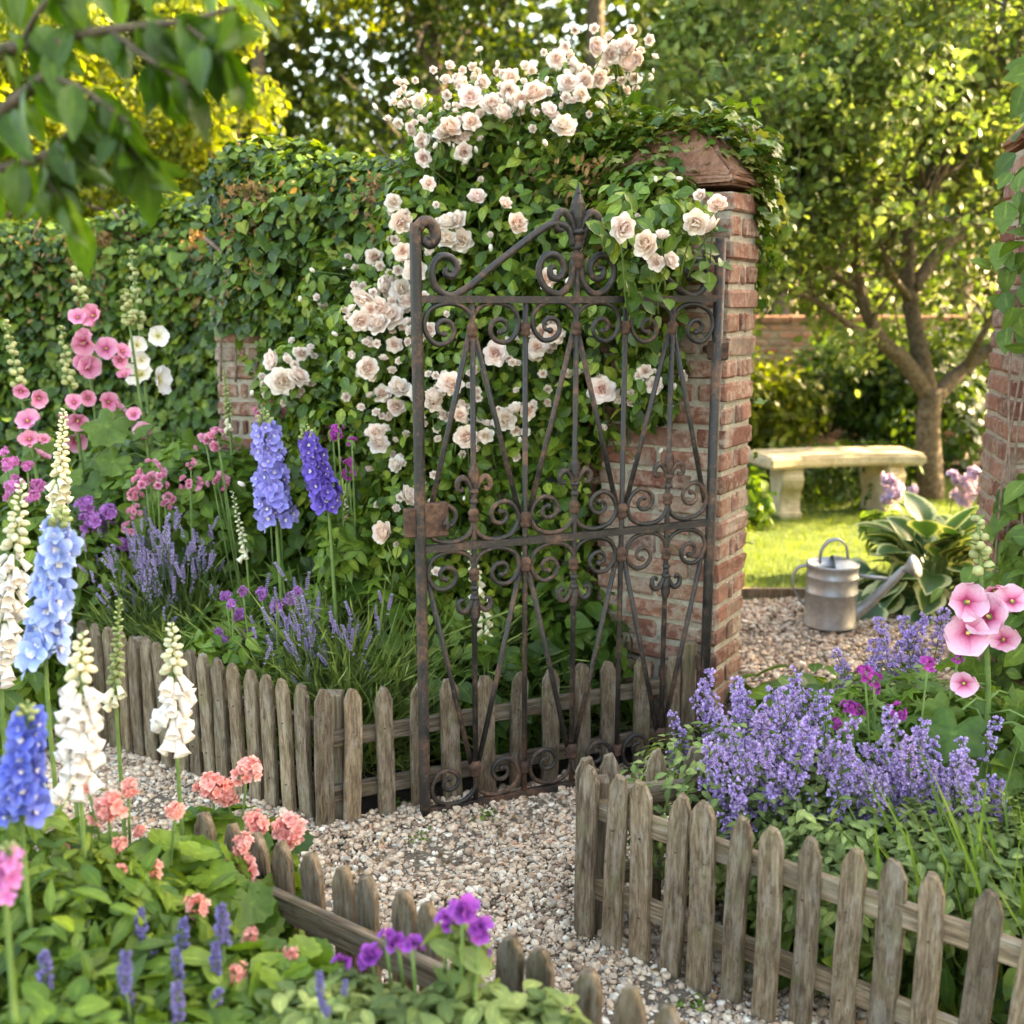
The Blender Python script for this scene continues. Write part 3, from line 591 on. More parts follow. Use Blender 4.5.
# ------------------------------------------------------------------ wrought iron gate, standing open
GA, GB = Vector((-.262, 3.02, 0)), Vector((.640, 3.407, 0)); gd = (GB - GA); GW = gd.length; gu = gd.normalized(); gn = Vector((gu.y, -gu.x, 0))
def gz(x, y):
    d = ray(x, y); k = (GA.x * gd.y - GA.y * gd.x) / (d.x * gd.y - d.y * gd.x); return (Vector((0, 0, H)) + d * k).z
zt, zm, zb = gz(424, 299), gz(428, 549), gz(428, 811); zst = gz(415, 228)
MG = place(GA, gu, -gn)                  # local x along the gate, y away from the viewer, z up
gate = thing('garden_gate', 'tall rusty wrought iron gate with scrolls and fleur de lis finial, standing open', 'gate', GA)
def bar(name, P, r, k=8, mat=M_IRON, sq=False):
    g = Geo(); g.tube([MG @ Vector(p) for p in P], r, 4 if sq else k); return part(name, g, mat, gate, smooth=not sq)
def rod(P, r, n=8, **kw): return smooth_path([Vector((p[0], p[1] if len(p) > 2 else 0, p[-1])) for p in P], n)
U = [i * GW / 6 for i in range(7)]; gp = GW / 6
# stiles
top = rod([(0, .0), (0, .5), (0, 1.2), (0, zst - .04), (.008, zst), (.03, zst + .018), (.052, zst + .004), (.056, zst - .024), (.042, zst - .042), (.026, zst - .034), (.028, zst - .02)], 0)
bar('stile', top, [.017] * (len(top) - 24) + list(np.linspace(.017, .010, 24)), 8)
bar('stile', [(GW, 0, .02), (GW, 0, zt * .5), (GW, 0, gz(713, 238))], .017, 8)
for z, r in ((zt, .0115), (zm, .0125), (zb, .012)): bar('rail', [(.0, 0, z), (GW * .5, 0, z - .003), (GW, 0, z)], r * 1.2, sq=True)
for i in range(1, 6):
    bar('upright', [(U[i], 0, zb), (U[i], 0, zm), (U[i], 0, zt if i != 3 else zt + .16)], .0085)
# scrolls: one shape, turned four ways and shared
SC = [(0, 0), (.006, .040), (.030, .066), (.072, .074), (.116, .058), (.134, .022), (.126, -.014), (.100, -.038), (.068, -.032), (.052, -.006), (.062, .020), (.084, .026), (.099, .012), (.095, -.006), (.080, -.010)]
def scroll_mesh():
    g = Geo(); P = smooth_path([(x * gp / .153, 0, z) for x, z in SC], 5); n = len(P); g.tube(P, np.concatenate([np.full(n - 15, .0075), np.linspace(.0075, .0055, 15)]), 6)
    e = P[-1]; V, F, t = ball_t(.0095, 7, 5); g.add(V + np.array(e), F); return g.mesh('scroll', M_IRON)
SM = scroll_mesh()
def scroll(i, z, sx, sz, s=1.0): inst('scroll', SM, gate, MG @ Matrix.Translation((U[i], random.uniform(-.003, .003), z)) @ Matrix.Rotation(random.gauss(0, .03), 4, 'Y') @ Matrix.Diagonal((sx * s, 1, sz * s, 1)))
hs = .078
for i in (1, 3, 5):
    for sx in (-1, 1):
        scroll(i, zt - hs - .008, sx, 1); scroll(i, zm + hs + .010, sx, -1); scroll(i, zm - hs - .012, sx, 1); scroll(i, zb + hs + .010, sx, -1)
def collar_mesh(s=1):
    g = Geo(); g.lathe([(.0086, -.02), (.014, -.016), (.016, -.009), (.0125, -.003), (.017, .003), (.0155, .012), (.0105, .019), (.0086, .021)], 9); return g.mesh('collar', M_RUST)
CM = collar_mesh()
def collar(x, z, s=1.0): inst('collar', CM, gate, MG @ Matrix.Translation((x, 0, z)) @ Matrix.Scale(s, 4))
for i in (1, 2, 3, 4, 5):
    collar(U[i], zt - hs - .008)
    if i % 2 == 0: collar(U[i], zm + .062, 1.2); collar(U[i], zm - .075, 1.15); collar(U[i], zb + .085)
    else: collar(U[i], zm + hs + .01); collar(U[i], zm - hs - .012); collar(U[i], zb + .11, 1.25)
# leaning braces: lambda shapes above, V shapes below
def brace(a, b):
    g = Geo(); P = [MG @ Vector((a[0], .006, a[1])), MG @ Vector(((a[0] + b[0]) / 2, .004, (a[1] + b[1]) / 2)), MG @ Vector((b[0], .006, b[1]))]; g.tube(P, .0082, 7); part('brace', g, M_IRON, gate)
for i in (1, 3, 5):
    for s in (-1, 1):
        brace((U[i] + .008 * s, zt - hs - .02), (U[i + s] - (.012 * s if 0 < i + s < 6 else .022 * s), zm + .065))
        brace((U[i + s] - (.012 * s if 0 < i + s < 6 else .02 * s), zm - .085), (U[i] + .010 * s, zb + .115))
# fleurs de lis
def fleur_geo(k=1.0):
    g = Geo(); zz = [0, .012, .03, .055, .085, .105, .125]; hw = [.007, .012, .010, .019, .0165, .008, .001]
    for j in range(len(zz) - 1):
        a, b = hw[j], hw[j + 1]; V = [(-a, 0, zz[j]), (0, -.010, zz[j]), (a, 0, zz[j]), (0, .010, zz[j]), (-b, 0, zz[j + 1]), (0, -.010 * b / .019 - .002, zz[j + 1]), (b, 0, zz[j + 1]), (0, .010 * b / .019 + .002, zz[j + 1])]
        g.add(np.array(V) * k, [np.array([(i, (i + 1) % 4, 4 + (i + 1) % 4, 4 + i) for i in range(4)])])
    for s in (-1, 1):
        P = smooth_path([(.004 * s, 0, .015), (.014 * s, 0, .045), (.032 * s, 0, .066), (.049 * s, 0, .056), (.050 * s, 0, .034), (.037 * s, 0, .028), (.034 * s, 0, .039)], 5); g.tube([p * k for p in P], np.interp(np.linspace(0, 1, len(P)), [0, .45, 1], [.006, .0095, .004]) * k, 7)
    g.lathe(np.array([(.008, .018), (.015, .021), (.015, .029), (.008, .032)]) * k, 8); g.lathe(np.array([(.008, -.012), (.014, -.008), (.011, 0), (.007, .004)]) * k, 8); return g
FM = fleur_geo().mesh('fleur_de_lis', M_IRON)
for i in (1, 3, 5):
    inst('fleur_de_lis', FM, gate, MG @ Matrix.Translation((U[i], -.004, zm + .135))); inst('fleur_de_lis', FM, gate, MG @ Matrix.Translation((U[i], -.004, zm - .135)) @ Matrix.Diagonal((1, 1, -1, 1)))
inst('finial', FM, gate, MG @ Matrix.Translation((U[3], 0, zt + .155)) @ Matrix.Scale(1.35, 4))
collar(U[3], zt + .11, 1.25); collar(U[3], zt + .165, 1.0)
# overthrow: spirals beside the middle, a shoulder bar sweeping down to the stiles
for s in (-1, 1):
    m = U[3]; zc = zt + .010
    P = smooth_path([(m + s * .012, 0, zt + .15), (m + s * .028, 0, zt + .195), (m + s * .07, 0, zt + .212), (m + s * .12, 0, zt + .19), (m + s * .2, 0, zt + .135), (m + s * .27, 0, zt + .085), (m + s * .335, 0, zt + .035), (m + s * .39, 0, zt + .008), (m + s * .432, 0, zt + .03), (m + s * .445, 0, zt + .075), (m + s * .425, 0, zt + .112), (m + s * .39, 0, zt + .112), (m + s * .372, 0, zt + .085), (m + s * .385, 0, zt + .062), (m + s * .405, 0, zt + .068), (m + s * .402, 0, zt + .085)], 6)
    bar('overthrow_scroll', P, [.0105] * (len(P) - 12) + list(np.linspace(.0105, .007, 12)))
    P = smooth_path([(m + s * .012, 0, zt + .11), (m + s * .02, 0, zt + .05), (m + s * .055, 0, zt + .014), (m + s * .10, 0, zt + .03), (m + s * .122, 0, zt + .075), (m + s * .105, 0, zt + .118), (m + s * .065, 0, zt + .122), (m + s * .042, 0, zt + .09), (m + s * .055, 0, zt + .06), (m + s * .082, 0, zt + .062), (m + s * .086, 0, zt + .085), (m + s * .07, 0, zt + .09)], 6)
    bar('overthrow_scroll', P, [.0105] * (len(P) - 12) + list(np.linspace(.0105, .007, 12)))
# lock box, keeper, hinge straps
g = Geo(); g.box((.075, .028, .10), MG @ Matrix.Translation((.045, 0, zm + .085)), 0, .004); lb = part('lock_box', g, M_RUST, gate, smooth=False)
g = Geo(); g.box((.034, .024, .085), MG @ Matrix.Translation((-.03, .004, zm + .08)), 0, .004); part('lock_keeper', g, M_RUST, lb, smooth=False)
g = Geo(); g.tube([MG @ Vector((.07, -.014, zm + .075)), MG @ Vector((.07, -.03, zm + .075))], .010, 8); g.tube([MG @ Vector((.07, -.03, zm + .095)), MG @ Vector((.07, -.032, zm + .055))], .006, 6); part('latch_knob', g, M_IRON, lb)
for z in (zt - .16, .35):
    g = Geo(); g.box((.055, .05, .06), MG @ Matrix.Translation((GW + .012, .012, z)), 0, .006); g.tube([MG @ Vector((GW, .02, z)), MG @ Vector((GW + .05, .16, z))], .014, 6); part('hinge', g, M_RUST, gate, smooth=False)
# ------------------------------------------------------------------ trees
def limbs(g, p, d, L, r, depth, tips, seg=5, wob=.22, split=(2, 3), ratio=.72, up=.12, mi=0):
    P = [Vector(p)]; d = Vector(d).normalized()
    for i in range(seg):
        d = (d + Vector(rng.normal(size=3)) * wob * .5 + Vector((0, 0, up * .3))).normalized(); P.append(P[-1] + d * L / seg)
        if depth <= 1: tips.append((P[-1].copy(), d.copy()))
    g.tube(P, np.linspace(r, r * .6, len(P)), 5 if depth < 2 else 8, mi)
    if depth > 0:
        for k in range(random.randint(*split)):
            q = P[random.randint(seg // 2, seg)] if k else P[-1]
            e = (d + Vector(rng.normal(size=3)) * .62 + Vector((0, 0, up))).normalized(); limbs(g, q, e, L * ratio * random.uniform(.8, 1.15), r * .58, depth - 1, tips, seg, wob, split, ratio, up, mi)
def tree(label, base, h, crown, n, size, mat, r=.16, group='trees standing behind the garden', clumps=26, T=T_LEAFS, bark=None, lean=0.0, name='tree', zlow=None):
    base = Vector(base); t = thing(name, label, 'tree', base, group); c, rad = Vector(crown[0]), crown[1]
    g = Geo(); P = [base + Vector((0, 0, -.1)), base + Vector((lean * .4, 0, h * .33)), base + Vector((lean * .7, .1, h * .66)), base + Vector((lean, 0, h))]
    g.tube(smooth_path(P, 5), np.linspace(r, r * .45, 16), 10)
    for k in range(9):
        a = rng.uniform(0, 2 * PI); z0 = h * random.uniform(.78 if c.z > 6 else .4, .97); q = base + Vector((lean * z0 / h, 0, z0)); e = c + Vector((math.cos(a) * rad[0] * .7, math.sin(a) * rad[1] * .7, random.uniform(-.4, .7) * rad[2]))
        g.tube(smooth_path([q, (q + e) / 2 + Vector((0, 0, .2)), e], 4), np.linspace(r * .4, .012, 9), 6)
    part('trunk', g, bark or M_BARK, t)
    g = Geo(); cc, dd = scatter_ell(clumps, c, rad, .25); bl = []
    for q in cc:
        s = random.uniform(.26, .46); bl.append((q, (rad[0] * s, rad[1] * s, rad[2] * s * .7)))
    leaf_mass(g, bl, n, T, size, shell=.15, zmin=zlow or .2, up=.5, jit=.7, droop=.35); part('crown', g, mat, t); return t
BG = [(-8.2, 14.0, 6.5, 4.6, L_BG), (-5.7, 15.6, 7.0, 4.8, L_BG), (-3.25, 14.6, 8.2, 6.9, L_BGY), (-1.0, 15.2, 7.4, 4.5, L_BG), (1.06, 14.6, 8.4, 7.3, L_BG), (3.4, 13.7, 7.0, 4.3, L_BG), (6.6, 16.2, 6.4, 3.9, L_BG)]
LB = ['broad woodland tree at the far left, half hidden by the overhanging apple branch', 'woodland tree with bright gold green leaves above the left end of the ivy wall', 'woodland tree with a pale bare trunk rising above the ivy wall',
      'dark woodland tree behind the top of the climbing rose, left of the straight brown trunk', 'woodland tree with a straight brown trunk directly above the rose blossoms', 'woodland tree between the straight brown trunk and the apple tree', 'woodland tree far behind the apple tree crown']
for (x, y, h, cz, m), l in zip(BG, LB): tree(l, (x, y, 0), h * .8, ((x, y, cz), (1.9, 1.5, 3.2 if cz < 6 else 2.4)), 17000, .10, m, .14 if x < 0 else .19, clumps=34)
# second rank and the wood beyond them reads as one mass
g = Geo()
for k in range(16): 
    x = -15 + k * 1.7; leaf_mass(g, [((x + random.uniform(-.6, .6), 19 + random.uniform(-1.5, 1.5), 3.6 + random.uniform(-.6, 1.0)), (1.8, 1.5, 4.2))] , 5600, T_LEAFS, .2, shell=.2, zmin=.1, up=.4)
setting('woodland', g, L_BG, 'stuff')
# gold green shrubs catching the sun behind the left wall
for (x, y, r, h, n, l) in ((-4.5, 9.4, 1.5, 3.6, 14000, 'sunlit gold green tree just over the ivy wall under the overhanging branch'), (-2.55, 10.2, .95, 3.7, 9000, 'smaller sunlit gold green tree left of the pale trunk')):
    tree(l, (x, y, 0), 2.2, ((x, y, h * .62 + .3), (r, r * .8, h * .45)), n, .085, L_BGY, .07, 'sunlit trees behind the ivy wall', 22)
# unseen trees added on the right to keep the foreground in shade
for (x, y, z, rr, n) in ((5.7, 3.5, 2.9, (1.4, 1.2, 2.2), 10500), (6.0, 5.3, 3.0, (1.4, 1.15, 2.3), 10500), (5.4, 1.4, 3.2, (1.3, 1.3, 2.3), 9000)):
    tree('unseen tree added to shade the gravel from beyond the right edge of the photo', (x, y, 0), 4.5, ((x, y, z), rr), n, .22, L_MID, .14, 'added shade trees outside the photo', 30)

# apple tree by the bench
AY = 8.25
ap = thing('apple_tree', 'small apple tree with a forked grey trunk growing beside the stone bench', 'tree', A(930, 500, AY) * Vector((1, 1, 0)))
g = Geo(); tips = []
def lim(pts, r0, r1, d=2, L=.75):
    P = smooth_path([A(x, y, AY + o) for x, y, o in pts], 5); g.tube(P, np.linspace(r0, r1, len(P)), 10)
    for k in range(3 + len(pts) * 2):
        i = random.randint(len(P) // 3, len(P) - 1)
        if d == 0: break
        e = (P[i] - P[max(0, i - 3)]).normalized(); e = (e + Vector(rng.normal(size=3)) * .75 + Vector((0, 0, .25))).normalized()
        limbs(g, P[i], e, L * random.uniform(.7, 1.2), r1 * .62, d, tips, 5, .25, (2, 3), .7, .22)
lim([(931, 512, 0), (930, 470, 0), (928, 430, 0), (931, 388, 0)], .108, .085, 0, .1)
lim([(930, 400, 0), (920, 350, .0), (910, 300, .05), (908, 255, .1), (914, 212, .1), (945, 165, .0), (950, 120, -.1), (940, 60, -.2)], .075, .022)
lim([(928, 395, 0), (905, 362, -.1), (880, 338, -.2), (860, 290, -.3), (856, 235, -.4), (845, 170, -.45), (820, 100, -.5)], .07, .02)
lim([(860, 290, -.3), (820, 265, -.5), (775, 225, -.6), (752, 190, -.6)], .032, .014)
lim([(934, 398, 0), (965, 368, .2), (1000, 343, .3), (1045, 318, .3), (1085, 260, .3), (1110, 180, .2)], .065, .022)
lim([(912, 290, .05), (945, 245, .3), (985, 220, .5), (1030, 190, .6), (1060, 120, .6)], .055, .02)
lim([(914, 215, .1), (890, 150, .4), (880, 90, .6), (890, 30, .7)], .04, .014)
lim([(950, 150, 0), (985, 90, -.3), (1000, 30, -.4), (1010, -30, -.4)], .035, .012)
lim([(880, 338, -.2), (850, 325, -.5), (815, 300, -.7), (780, 290, -.8)], .03, .013, 2, .6)
lim([(965, 368, .2), (985, 330, -.2), (1010, 290, -.4), (1030, 270, -.5)], .03, .013, 2, .6)
lim([(910, 300, .05), (890, 270, -.5), (880, 240, -.8)], .03, .013, 2, .6)
lim([(845, 180, -.45), (800, 130, -.2), (765, 85, 0), (745, 40, .1)], .028, .012)
part('trunk', g, M_BARK, ap)
g = Geo(); TP = np.array([t[0][:] for t in tips]); TD = np.array([t[1][:] for t in tips])
k = 8; P = np.repeat(TP, k, 0) + rng.normal(size=(len(TP) * k, 3)) * .075; TD = TD; D = nrm(np.repeat(TD, k, 0) * .6 + rng.normal(size=(len(P), 3)) * .8)
fk = np.array(A(915, 262, AY)[:]); dd = np.hypot(P[:, 0] - fk[0], P[:, 2] - fk[2]); kp = (dd > .72) | (rng.random(len(P)) < .16) | (P[:, 1] > AY + .5); P, D = P[kp], D[kp]; n = len(P); y = nrm(D + [0, 0, -.1]); g.inst(T_OVAL, frames(y, rng.normal(size=(n, 3)) * .6 + [0, 0, .8], .070 * rng.uniform(.6, 1.3, n)), P)
part('crown', g, L_APPLE, ap); print('apple leaves', n)

# apple branch reaching in close to the camera
br = thing('overhanging_branch', 'leafy branch hanging close and out of focus in the top corner above the ivy wall', 'branch', A(-60, 60, 1.5))
g = Geo(); pts = []
def twig(P, r0, r1):
    Q = smooth_path([A(x, y, Y) for x, y, Y in P], 6); g.tube(Q, np.linspace(r0, r1, len(Q)), 7); pts.extend([(Q[i], (Q[min(i + 1, len(Q) - 1)] - Q[i - 1]).normalized()) for i in range(1, len(Q))])
twig([(-90, 40, 1.62), (-20, 52, 1.58), (50, 40, 1.52), (110, 30, 1.5), (180, 22, 1.46), (235, 8, 1.42)], .011, .003)
twig([(-40, 145, 1.55), (10, 105, 1.52), (45, 75, 1.5), (60, 40, 1.5)], .010, .006)
twig([(-60, 165, 1.6), (0, 168, 1.55), (45, 155, 1.5), (70, 130, 1.5), (90, 95, 1.48)], .008, .003)
twig([(45, 75, 1.5), (85, 90, 1.45), (130, 125, 1.42)], .004, .002)
twig([(110, 30, 1.5), (150, 60, 1.45), (190, 85, 1.42)], .004, .002); twig([(90, 95, 1.46), (120, 130, 1.44), (140, 165, 1.43)], .003, .0015); twig([(45, 155, 1.5), (50, 185, 1.48), (75, 205, 1.47)], .003, .0015)
twig([(20, 50, 1.55), (40, 10, 1.5), (80, -30, 1.5)], .005, .003)
twig([(180, 22, 1.46), (205, 40, 1.42), (225, 65, 1.4)], .003, .0015); twig([(-60, -10, 1.6), (60, -20, 1.55), (180, -25, 1.5), (260, -20, 1.45)], .008, .003)
part('branch', g, M_TWIG, br)
g = Geo(); sel = [pts[i] for i in rng.integers(0, len(pts), 185)]
P = np.array([p[0][:] for p in sel]) + rng.normal(size=(len(sel), 3)) * .006; D = np.array([p[1][:] for p in sel])
y = nrm(D * .4 + rng.normal(size=P.shape) * .45 + [.15, 0, -.85]); g.inst(leaf_t(.24, 6, 5, .3, .3, .45, .1, True), frames(y, rng.normal(size=P.shape) * .6 + [0, -.7, .4], .068 * rng.uniform(.6, 1.25, len(P))), P)
part('leaves', g, L_BRANCH, br)

# ------------------------------------------------------------------ ivy on the walls
def ivy(label, M, L, h, n, size, mats, depth=.10, top=.20, name='ivy', gap=None, side=-1, thick=.29, seed=0, dry=.05, lo=.0):
    t = thing(name, label, 'ivy', M @ Vector((L / 2, 0, 0)), 'ivy curtains over the garden walls'); g = Geo()
    u = rng.uniform(0, L, n); v = lo + (h - lo) * rng.random(n) ** .85
    lump = .5 + .25 * np.sin(u * 3.1 + v * 2.3 + seed) + .25 * np.sin(u * 7.3 - v * 5.1 + seed * 2)
    d = .02 + (depth + .12 * lump) * rng.random(n) ** .7
    P = np.column_stack([u, -d, v]); keep = np.ones(n, bool) if gap is None else ~gap(u, v)
    P = P[keep]; n = len(P); Mn = np.array(M); out = -Mn[:3, 1]; W_ = P @ Mn[:3, :3].T + Mn[:3, 3]
    z = nrm(out + [0, 0, .45] + rng.normal(size=(n, 3)) * .38); y = nrm(rng.normal(size=(n, 3)) * .5 + [0, 0, -1.0] + out * .25)
    big = rng.random(n); T = T_IVYH
    g.inst(T_IVYH, frames_zy(z, y, size * (.42 + 1.05 * big ** 1.6)), W_)
    # hump along the top
    m = int(n * .42); u = rng.uniform(-.05, L + .05, m); hump = .5 + .3 * np.sin(u * 2.7 + seed) + .2 * np.sin(u * 6.1 + seed)
    a = rng.uniform(0, PI, m); rr = (.55 + .45 * rng.random(m) ** .5); P = np.column_stack([u, thick / 2 - .03 - np.cos(a) * rr * (thick * .5 + .10), h - .02 + np.sin(a) * rr * (top * (.45 + hump))])
    if gap is not None: P = P[~gap(P[:, 0], P[:, 2])]
    m = len(P); W_ = P @ Mn[:3, :3].T + Mn[:3, 3]; z = nrm(np.column_stack([np.zeros(m), -np.cos(a[:m]), np.sin(a[:m])]) @ Mn[:3, :3].T + rng.normal(size=(m, 3)) * .5 + [0, 0, .3])
    g.inst(T_IVYH, frames_zy(z, nrm(rng.normal(size=(m, 3)) + [0, 0, -.5]), size * rng.uniform(.55, 1.1, m)), W_, 0)
    part('foliage', g, mats[0], t)
    g = Geo(); k = int(n * dry * 1.6); u = rng.uniform(0, L, k); u = u + .25 * np.sin(u * 9 + seed); P = np.column_stack([u, -.05 - .16 * rng.random(k), h + .05 - .45 * rng.random(k) ** 2]); 
    if gap is not None: P = P[~gap(P[:, 0], P[:, 2])]
    W_ = P @ Mn[:3, :3].T + Mn[:3, 3]; g.inst(T_LEAF, frames_zy(nrm(out + rng.normal(size=W_.shape) * .6), rng.normal(size=W_.shape) + [0, 0, -.6], size * .6 * rng.uniform(.6, 1.2, len(W_))), W_); part('withered_leaves', g, L_DRY, t)
    g = Geo()
    for k in range(int(L * 5)):
        x = rng.uniform(0, L); P = [Vector((x, -.02, lo))]; z = lo
        while z < h: z += .22; x += rng.normal() * .10; P.append(Vector((min(max(x, 0), L), -.03 - .05 * rng.random(), z)))
        P = [q for q in P if gap is None or not gap(np.array([q.x]), np.array([q.z]))[0]]
        if len(P) > 2: g.tube([M @ q for q in smooth_path(P, 3)], .006, 5)
    part('stem', g, M_DEADVINE, t); return t
ivy('dense dark ivy covering the brick wall between the bare buttress and the rose', MW2, LW2, 1.92, 15000, .050, [L_IVY], gap=lambda u, v: (u < .24 + .05 * np.sin(v * 9)) & (v < 1.42), seed=1)
ivy('ivy hanging over the set back brick wall behind the hollyhocks', MW1, LW1, W1H, 29000, .056, [L_IVY], seed=4, dry=.07, top=.2)
# ivy rooted at the pillar: over its coping and down its right arris
t = thing('ivy', 'small leaved ivy spilling over the gate pillar coping and down its lawn side', 'ivy', PC, 'ivy curtains over the garden walls'); g = Geo(); gs = Geo()
def patch(n, f, size, spread):
    q = np.array([f(random.random(), random.random()) for _ in range(n)]); P = np.array([(MP @ Vector(a))[:] for a in q]) + rng.normal(size=(n, 3)) * spread; D = nrm(P - np.array((PC + (e1 * .22 + e2 * .15) + Vector((0, 0, 1.6)))[:]) )
    z = nrm(D + rng.normal(size=(n, 3)) * .45 + [0, 0, .2]); y = nrm(rng.normal(size=(n, 3)) * .5 + [0, 0, -.9] + D * .3); g.inst(T_IVY, frames_zy(z, y, size * rng.uniform(.55, 1.25, n)), P)
patch(600, lambda a, b: (PW * (.15 + .9 * a), .02 + .45 * b, 2.10 - .16 * abs(a - .35) + .04 * b), .050, .03)
patch(620, lambda a, b: (PW + .045 + .02 * a, -.03 + .48 * b, 2.06 - .55 * a ** 1.3), .054, .024)
patch(220, lambda a, b: (PW * (.62 + .45 * a), -.02 + .03 * b, 2.02 - .42 * b * a), .052, .02)
patch(200, lambda a, b: (PW + .045, .03 + .3 * b, 1.55 - .42 * a), .050, .03)
patch(520, lambda a, b: (-.06 + PW * .7 * a, .16 + .42 * b, 1.98 + .16 * a - .12 * (1 - b)), .046, .035); patch(260, lambda a, b: (-.05 + .1 * a, .2 + .3 * b, 1.95 - .35 * a), .046, .03)
patch(100, lambda a, b: (PW + .04, .02 + .15 * b, 1.15 - .5 * a), .036, .02)
part('foliage', g, L_IVYW, t)
for k in range(5):
    y0 = random.uniform(0, .42); y0 = min(y0, .2); P = [MP @ Vector((PW * random.uniform(.3, .6), y0, 2.08)), MP @ Vector((PW + .025, y0, 1.97)), MP @ Vector((PW + .008, y0 + random.uniform(-.03, .05), 1.75)), MP @ Vector((PW + .006, y0 + random.uniform(-.02, .06), random.uniform(1.2, 1.55)))]; gs.tube(smooth_path(P, 4), .003, 5)
part('stem', gs, M_DEADVINE, t)
bt2 = thing('ivy', 'tuft of ivy crowning the top of the bare brick buttress', 'ivy', MB_.translation, 'ivy curtains over the garden walls'); g = Geo()
n = 520; P = np.array([(MB_ @ Vector((random.uniform(-.06, .30), random.uniform(-.06, .5), random.uniform(1.50, 1.95) - .28 * random.random() ** 2)))[:] for _ in range(n)]); g2 = rng.normal(size=(n, 3)) * .3
g.inst(T_IVYH, frames_zy(nrm(np.array([-.1, -.8, .6]) + rng.normal(size=(n, 3)) * .4), rng.normal(size=(n, 3)) * .5 + [0, 0, -1], .058 * rng.uniform(.6, 1.2, n)), P); part('foliage', g, L_IVY, bt2)
g = Geo(); [g.tube(smooth_path([MB_ @ Vector((x, -.01, 1.2)), MB_ @ Vector((x + .02, -.02, 1.5)), MB_ @ Vector((x, -.02, 1.8))], 4), .005, 5) for x in (.03, .1, .2)]; part('stem', g, M_DEADVINE, bt2)
# a bare stem crossing the top of the buttress
g = Geo(); g.tube(smooth_path([A(205, 238, 4.42), A(225, 255, 4.4), A(245, 275, 4.4), A(252, 300, 4.44)], 5), .008, 6); part('stem', g, M_DEADVINE, bt2)
# leafy climber on the pillar at the photo edge
t = thing('wall_climber', 'broad leaved green climber growing up the pillar at the photo edge', 'climber', MQ @ Vector((0, 0, 0))); g = Geo(); gs = Geo()
def patchq(n, f, size, spread, T=T_BROAD):
    q = np.array([f(random.random(), random.random()) for _ in range(n)]); P = np.array([(MQ @ Vector(a))[:] for a in q]) + rng.normal(size=(n, 3)) * spread
    z = nrm(np.array([-.5, -.8, .5]) + rng.normal(size=(n, 3)) * .5); y = nrm(rng.normal(size=(n, 3)) * .6 + [-.3, -.1, -.8]); g.inst(T, frames_zy(z, y, size * rng.uniform(.6, 1.25, n)), P)
patchq(120, lambda a, b: (.42 * a, .1 * b, 2.22 + .08 * b), .085, .05); patchq(34, lambda a, b: (-.03, -.02, 1.45 + .7 * a), .09, .04); patchq(26, lambda a, b: (.1 * b, -.03, 1.3 + .7 * a), .08, .03)
patchq(90, lambda a, b: (.02 + .2 * b, -.04, .55 + .45 * a), .085, .05); patchq(140, lambda a, b: (-.02 + .3 * b, -.08, .15 + .5 * a), .085, .06)
part('foliage', g, L_HOLLY, t)
for k in range(4): gs.tube(smooth_path([MQ @ Vector((random.uniform(-.02, .15), -.015, 0)), MQ @ Vector((random.uniform(-.03, .12), -.03, .8)), MQ @ Vector((random.uniform(-.03, .1), -.02, 1.5)), MQ @ Vector((random.uniform(-.03, .2), -.02, 2.2))], 5), .0045, 5)
part('stem', gs, M_DEADVINE, t)
# ------------------------------------------------------------------ stone bench
BO = A(835, 500, 7.6); bx = Vector((.985, .17, 0)).normalized(); MBN = place(Vector((BO.x, 7.62, 0)), bx, Vector((-bx.y, bx.x, 0)))
bench = thing('stone_bench', 'curved pale stone garden bench on two scrolled supports beside the lawn', 'bench', MBN.translation)
def arc_slab(w, d, z0, z1, sag, bev=.018):
    bm = bmesh.new(); n = 14; fr, bk = [], []
    for i in range(n + 1):
        x = -w / 2 + w * i / n; c = sag * (1 - (2 * x / w) ** 2); fr.append((x, -d / 2 + c)); bk.append((x * 1.06, d / 2 + c))
    f = bm.faces.new([bm.verts.new((x, y, z0)) for x, y in fr + bk[::-1]]); e = bmesh.ops.extrude_face_region(bm, geom=[f])
    for v in e['geom']:
        if isinstance(v, bmesh.types.BMVert): v.co.z = z1
    bmesh.ops.recalc_face_normals(bm, faces=bm.faces[:]); bmesh.ops.bevel(bm, geom=[q for q in bm.edges if abs(q.calc_face_angle(0)) > .5], offset=bev, segments=3, affect='EDGES')
    bm.verts.index_update(); V = [v.co[:] for v in bm.verts]; by = {}
    for q in bm.faces: by.setdefault(len(q.verts), []).append([v.index for v in q.verts])
    bm.free(); return V, [np.array(q) for q in by.values()]
g = Geo(); V, Fs = arc_slab(1.16, .42, .37, .455, .07); g.add(xf(V, MBN), Fs); part('seat', g, M_STONE, bench, smooth=False)
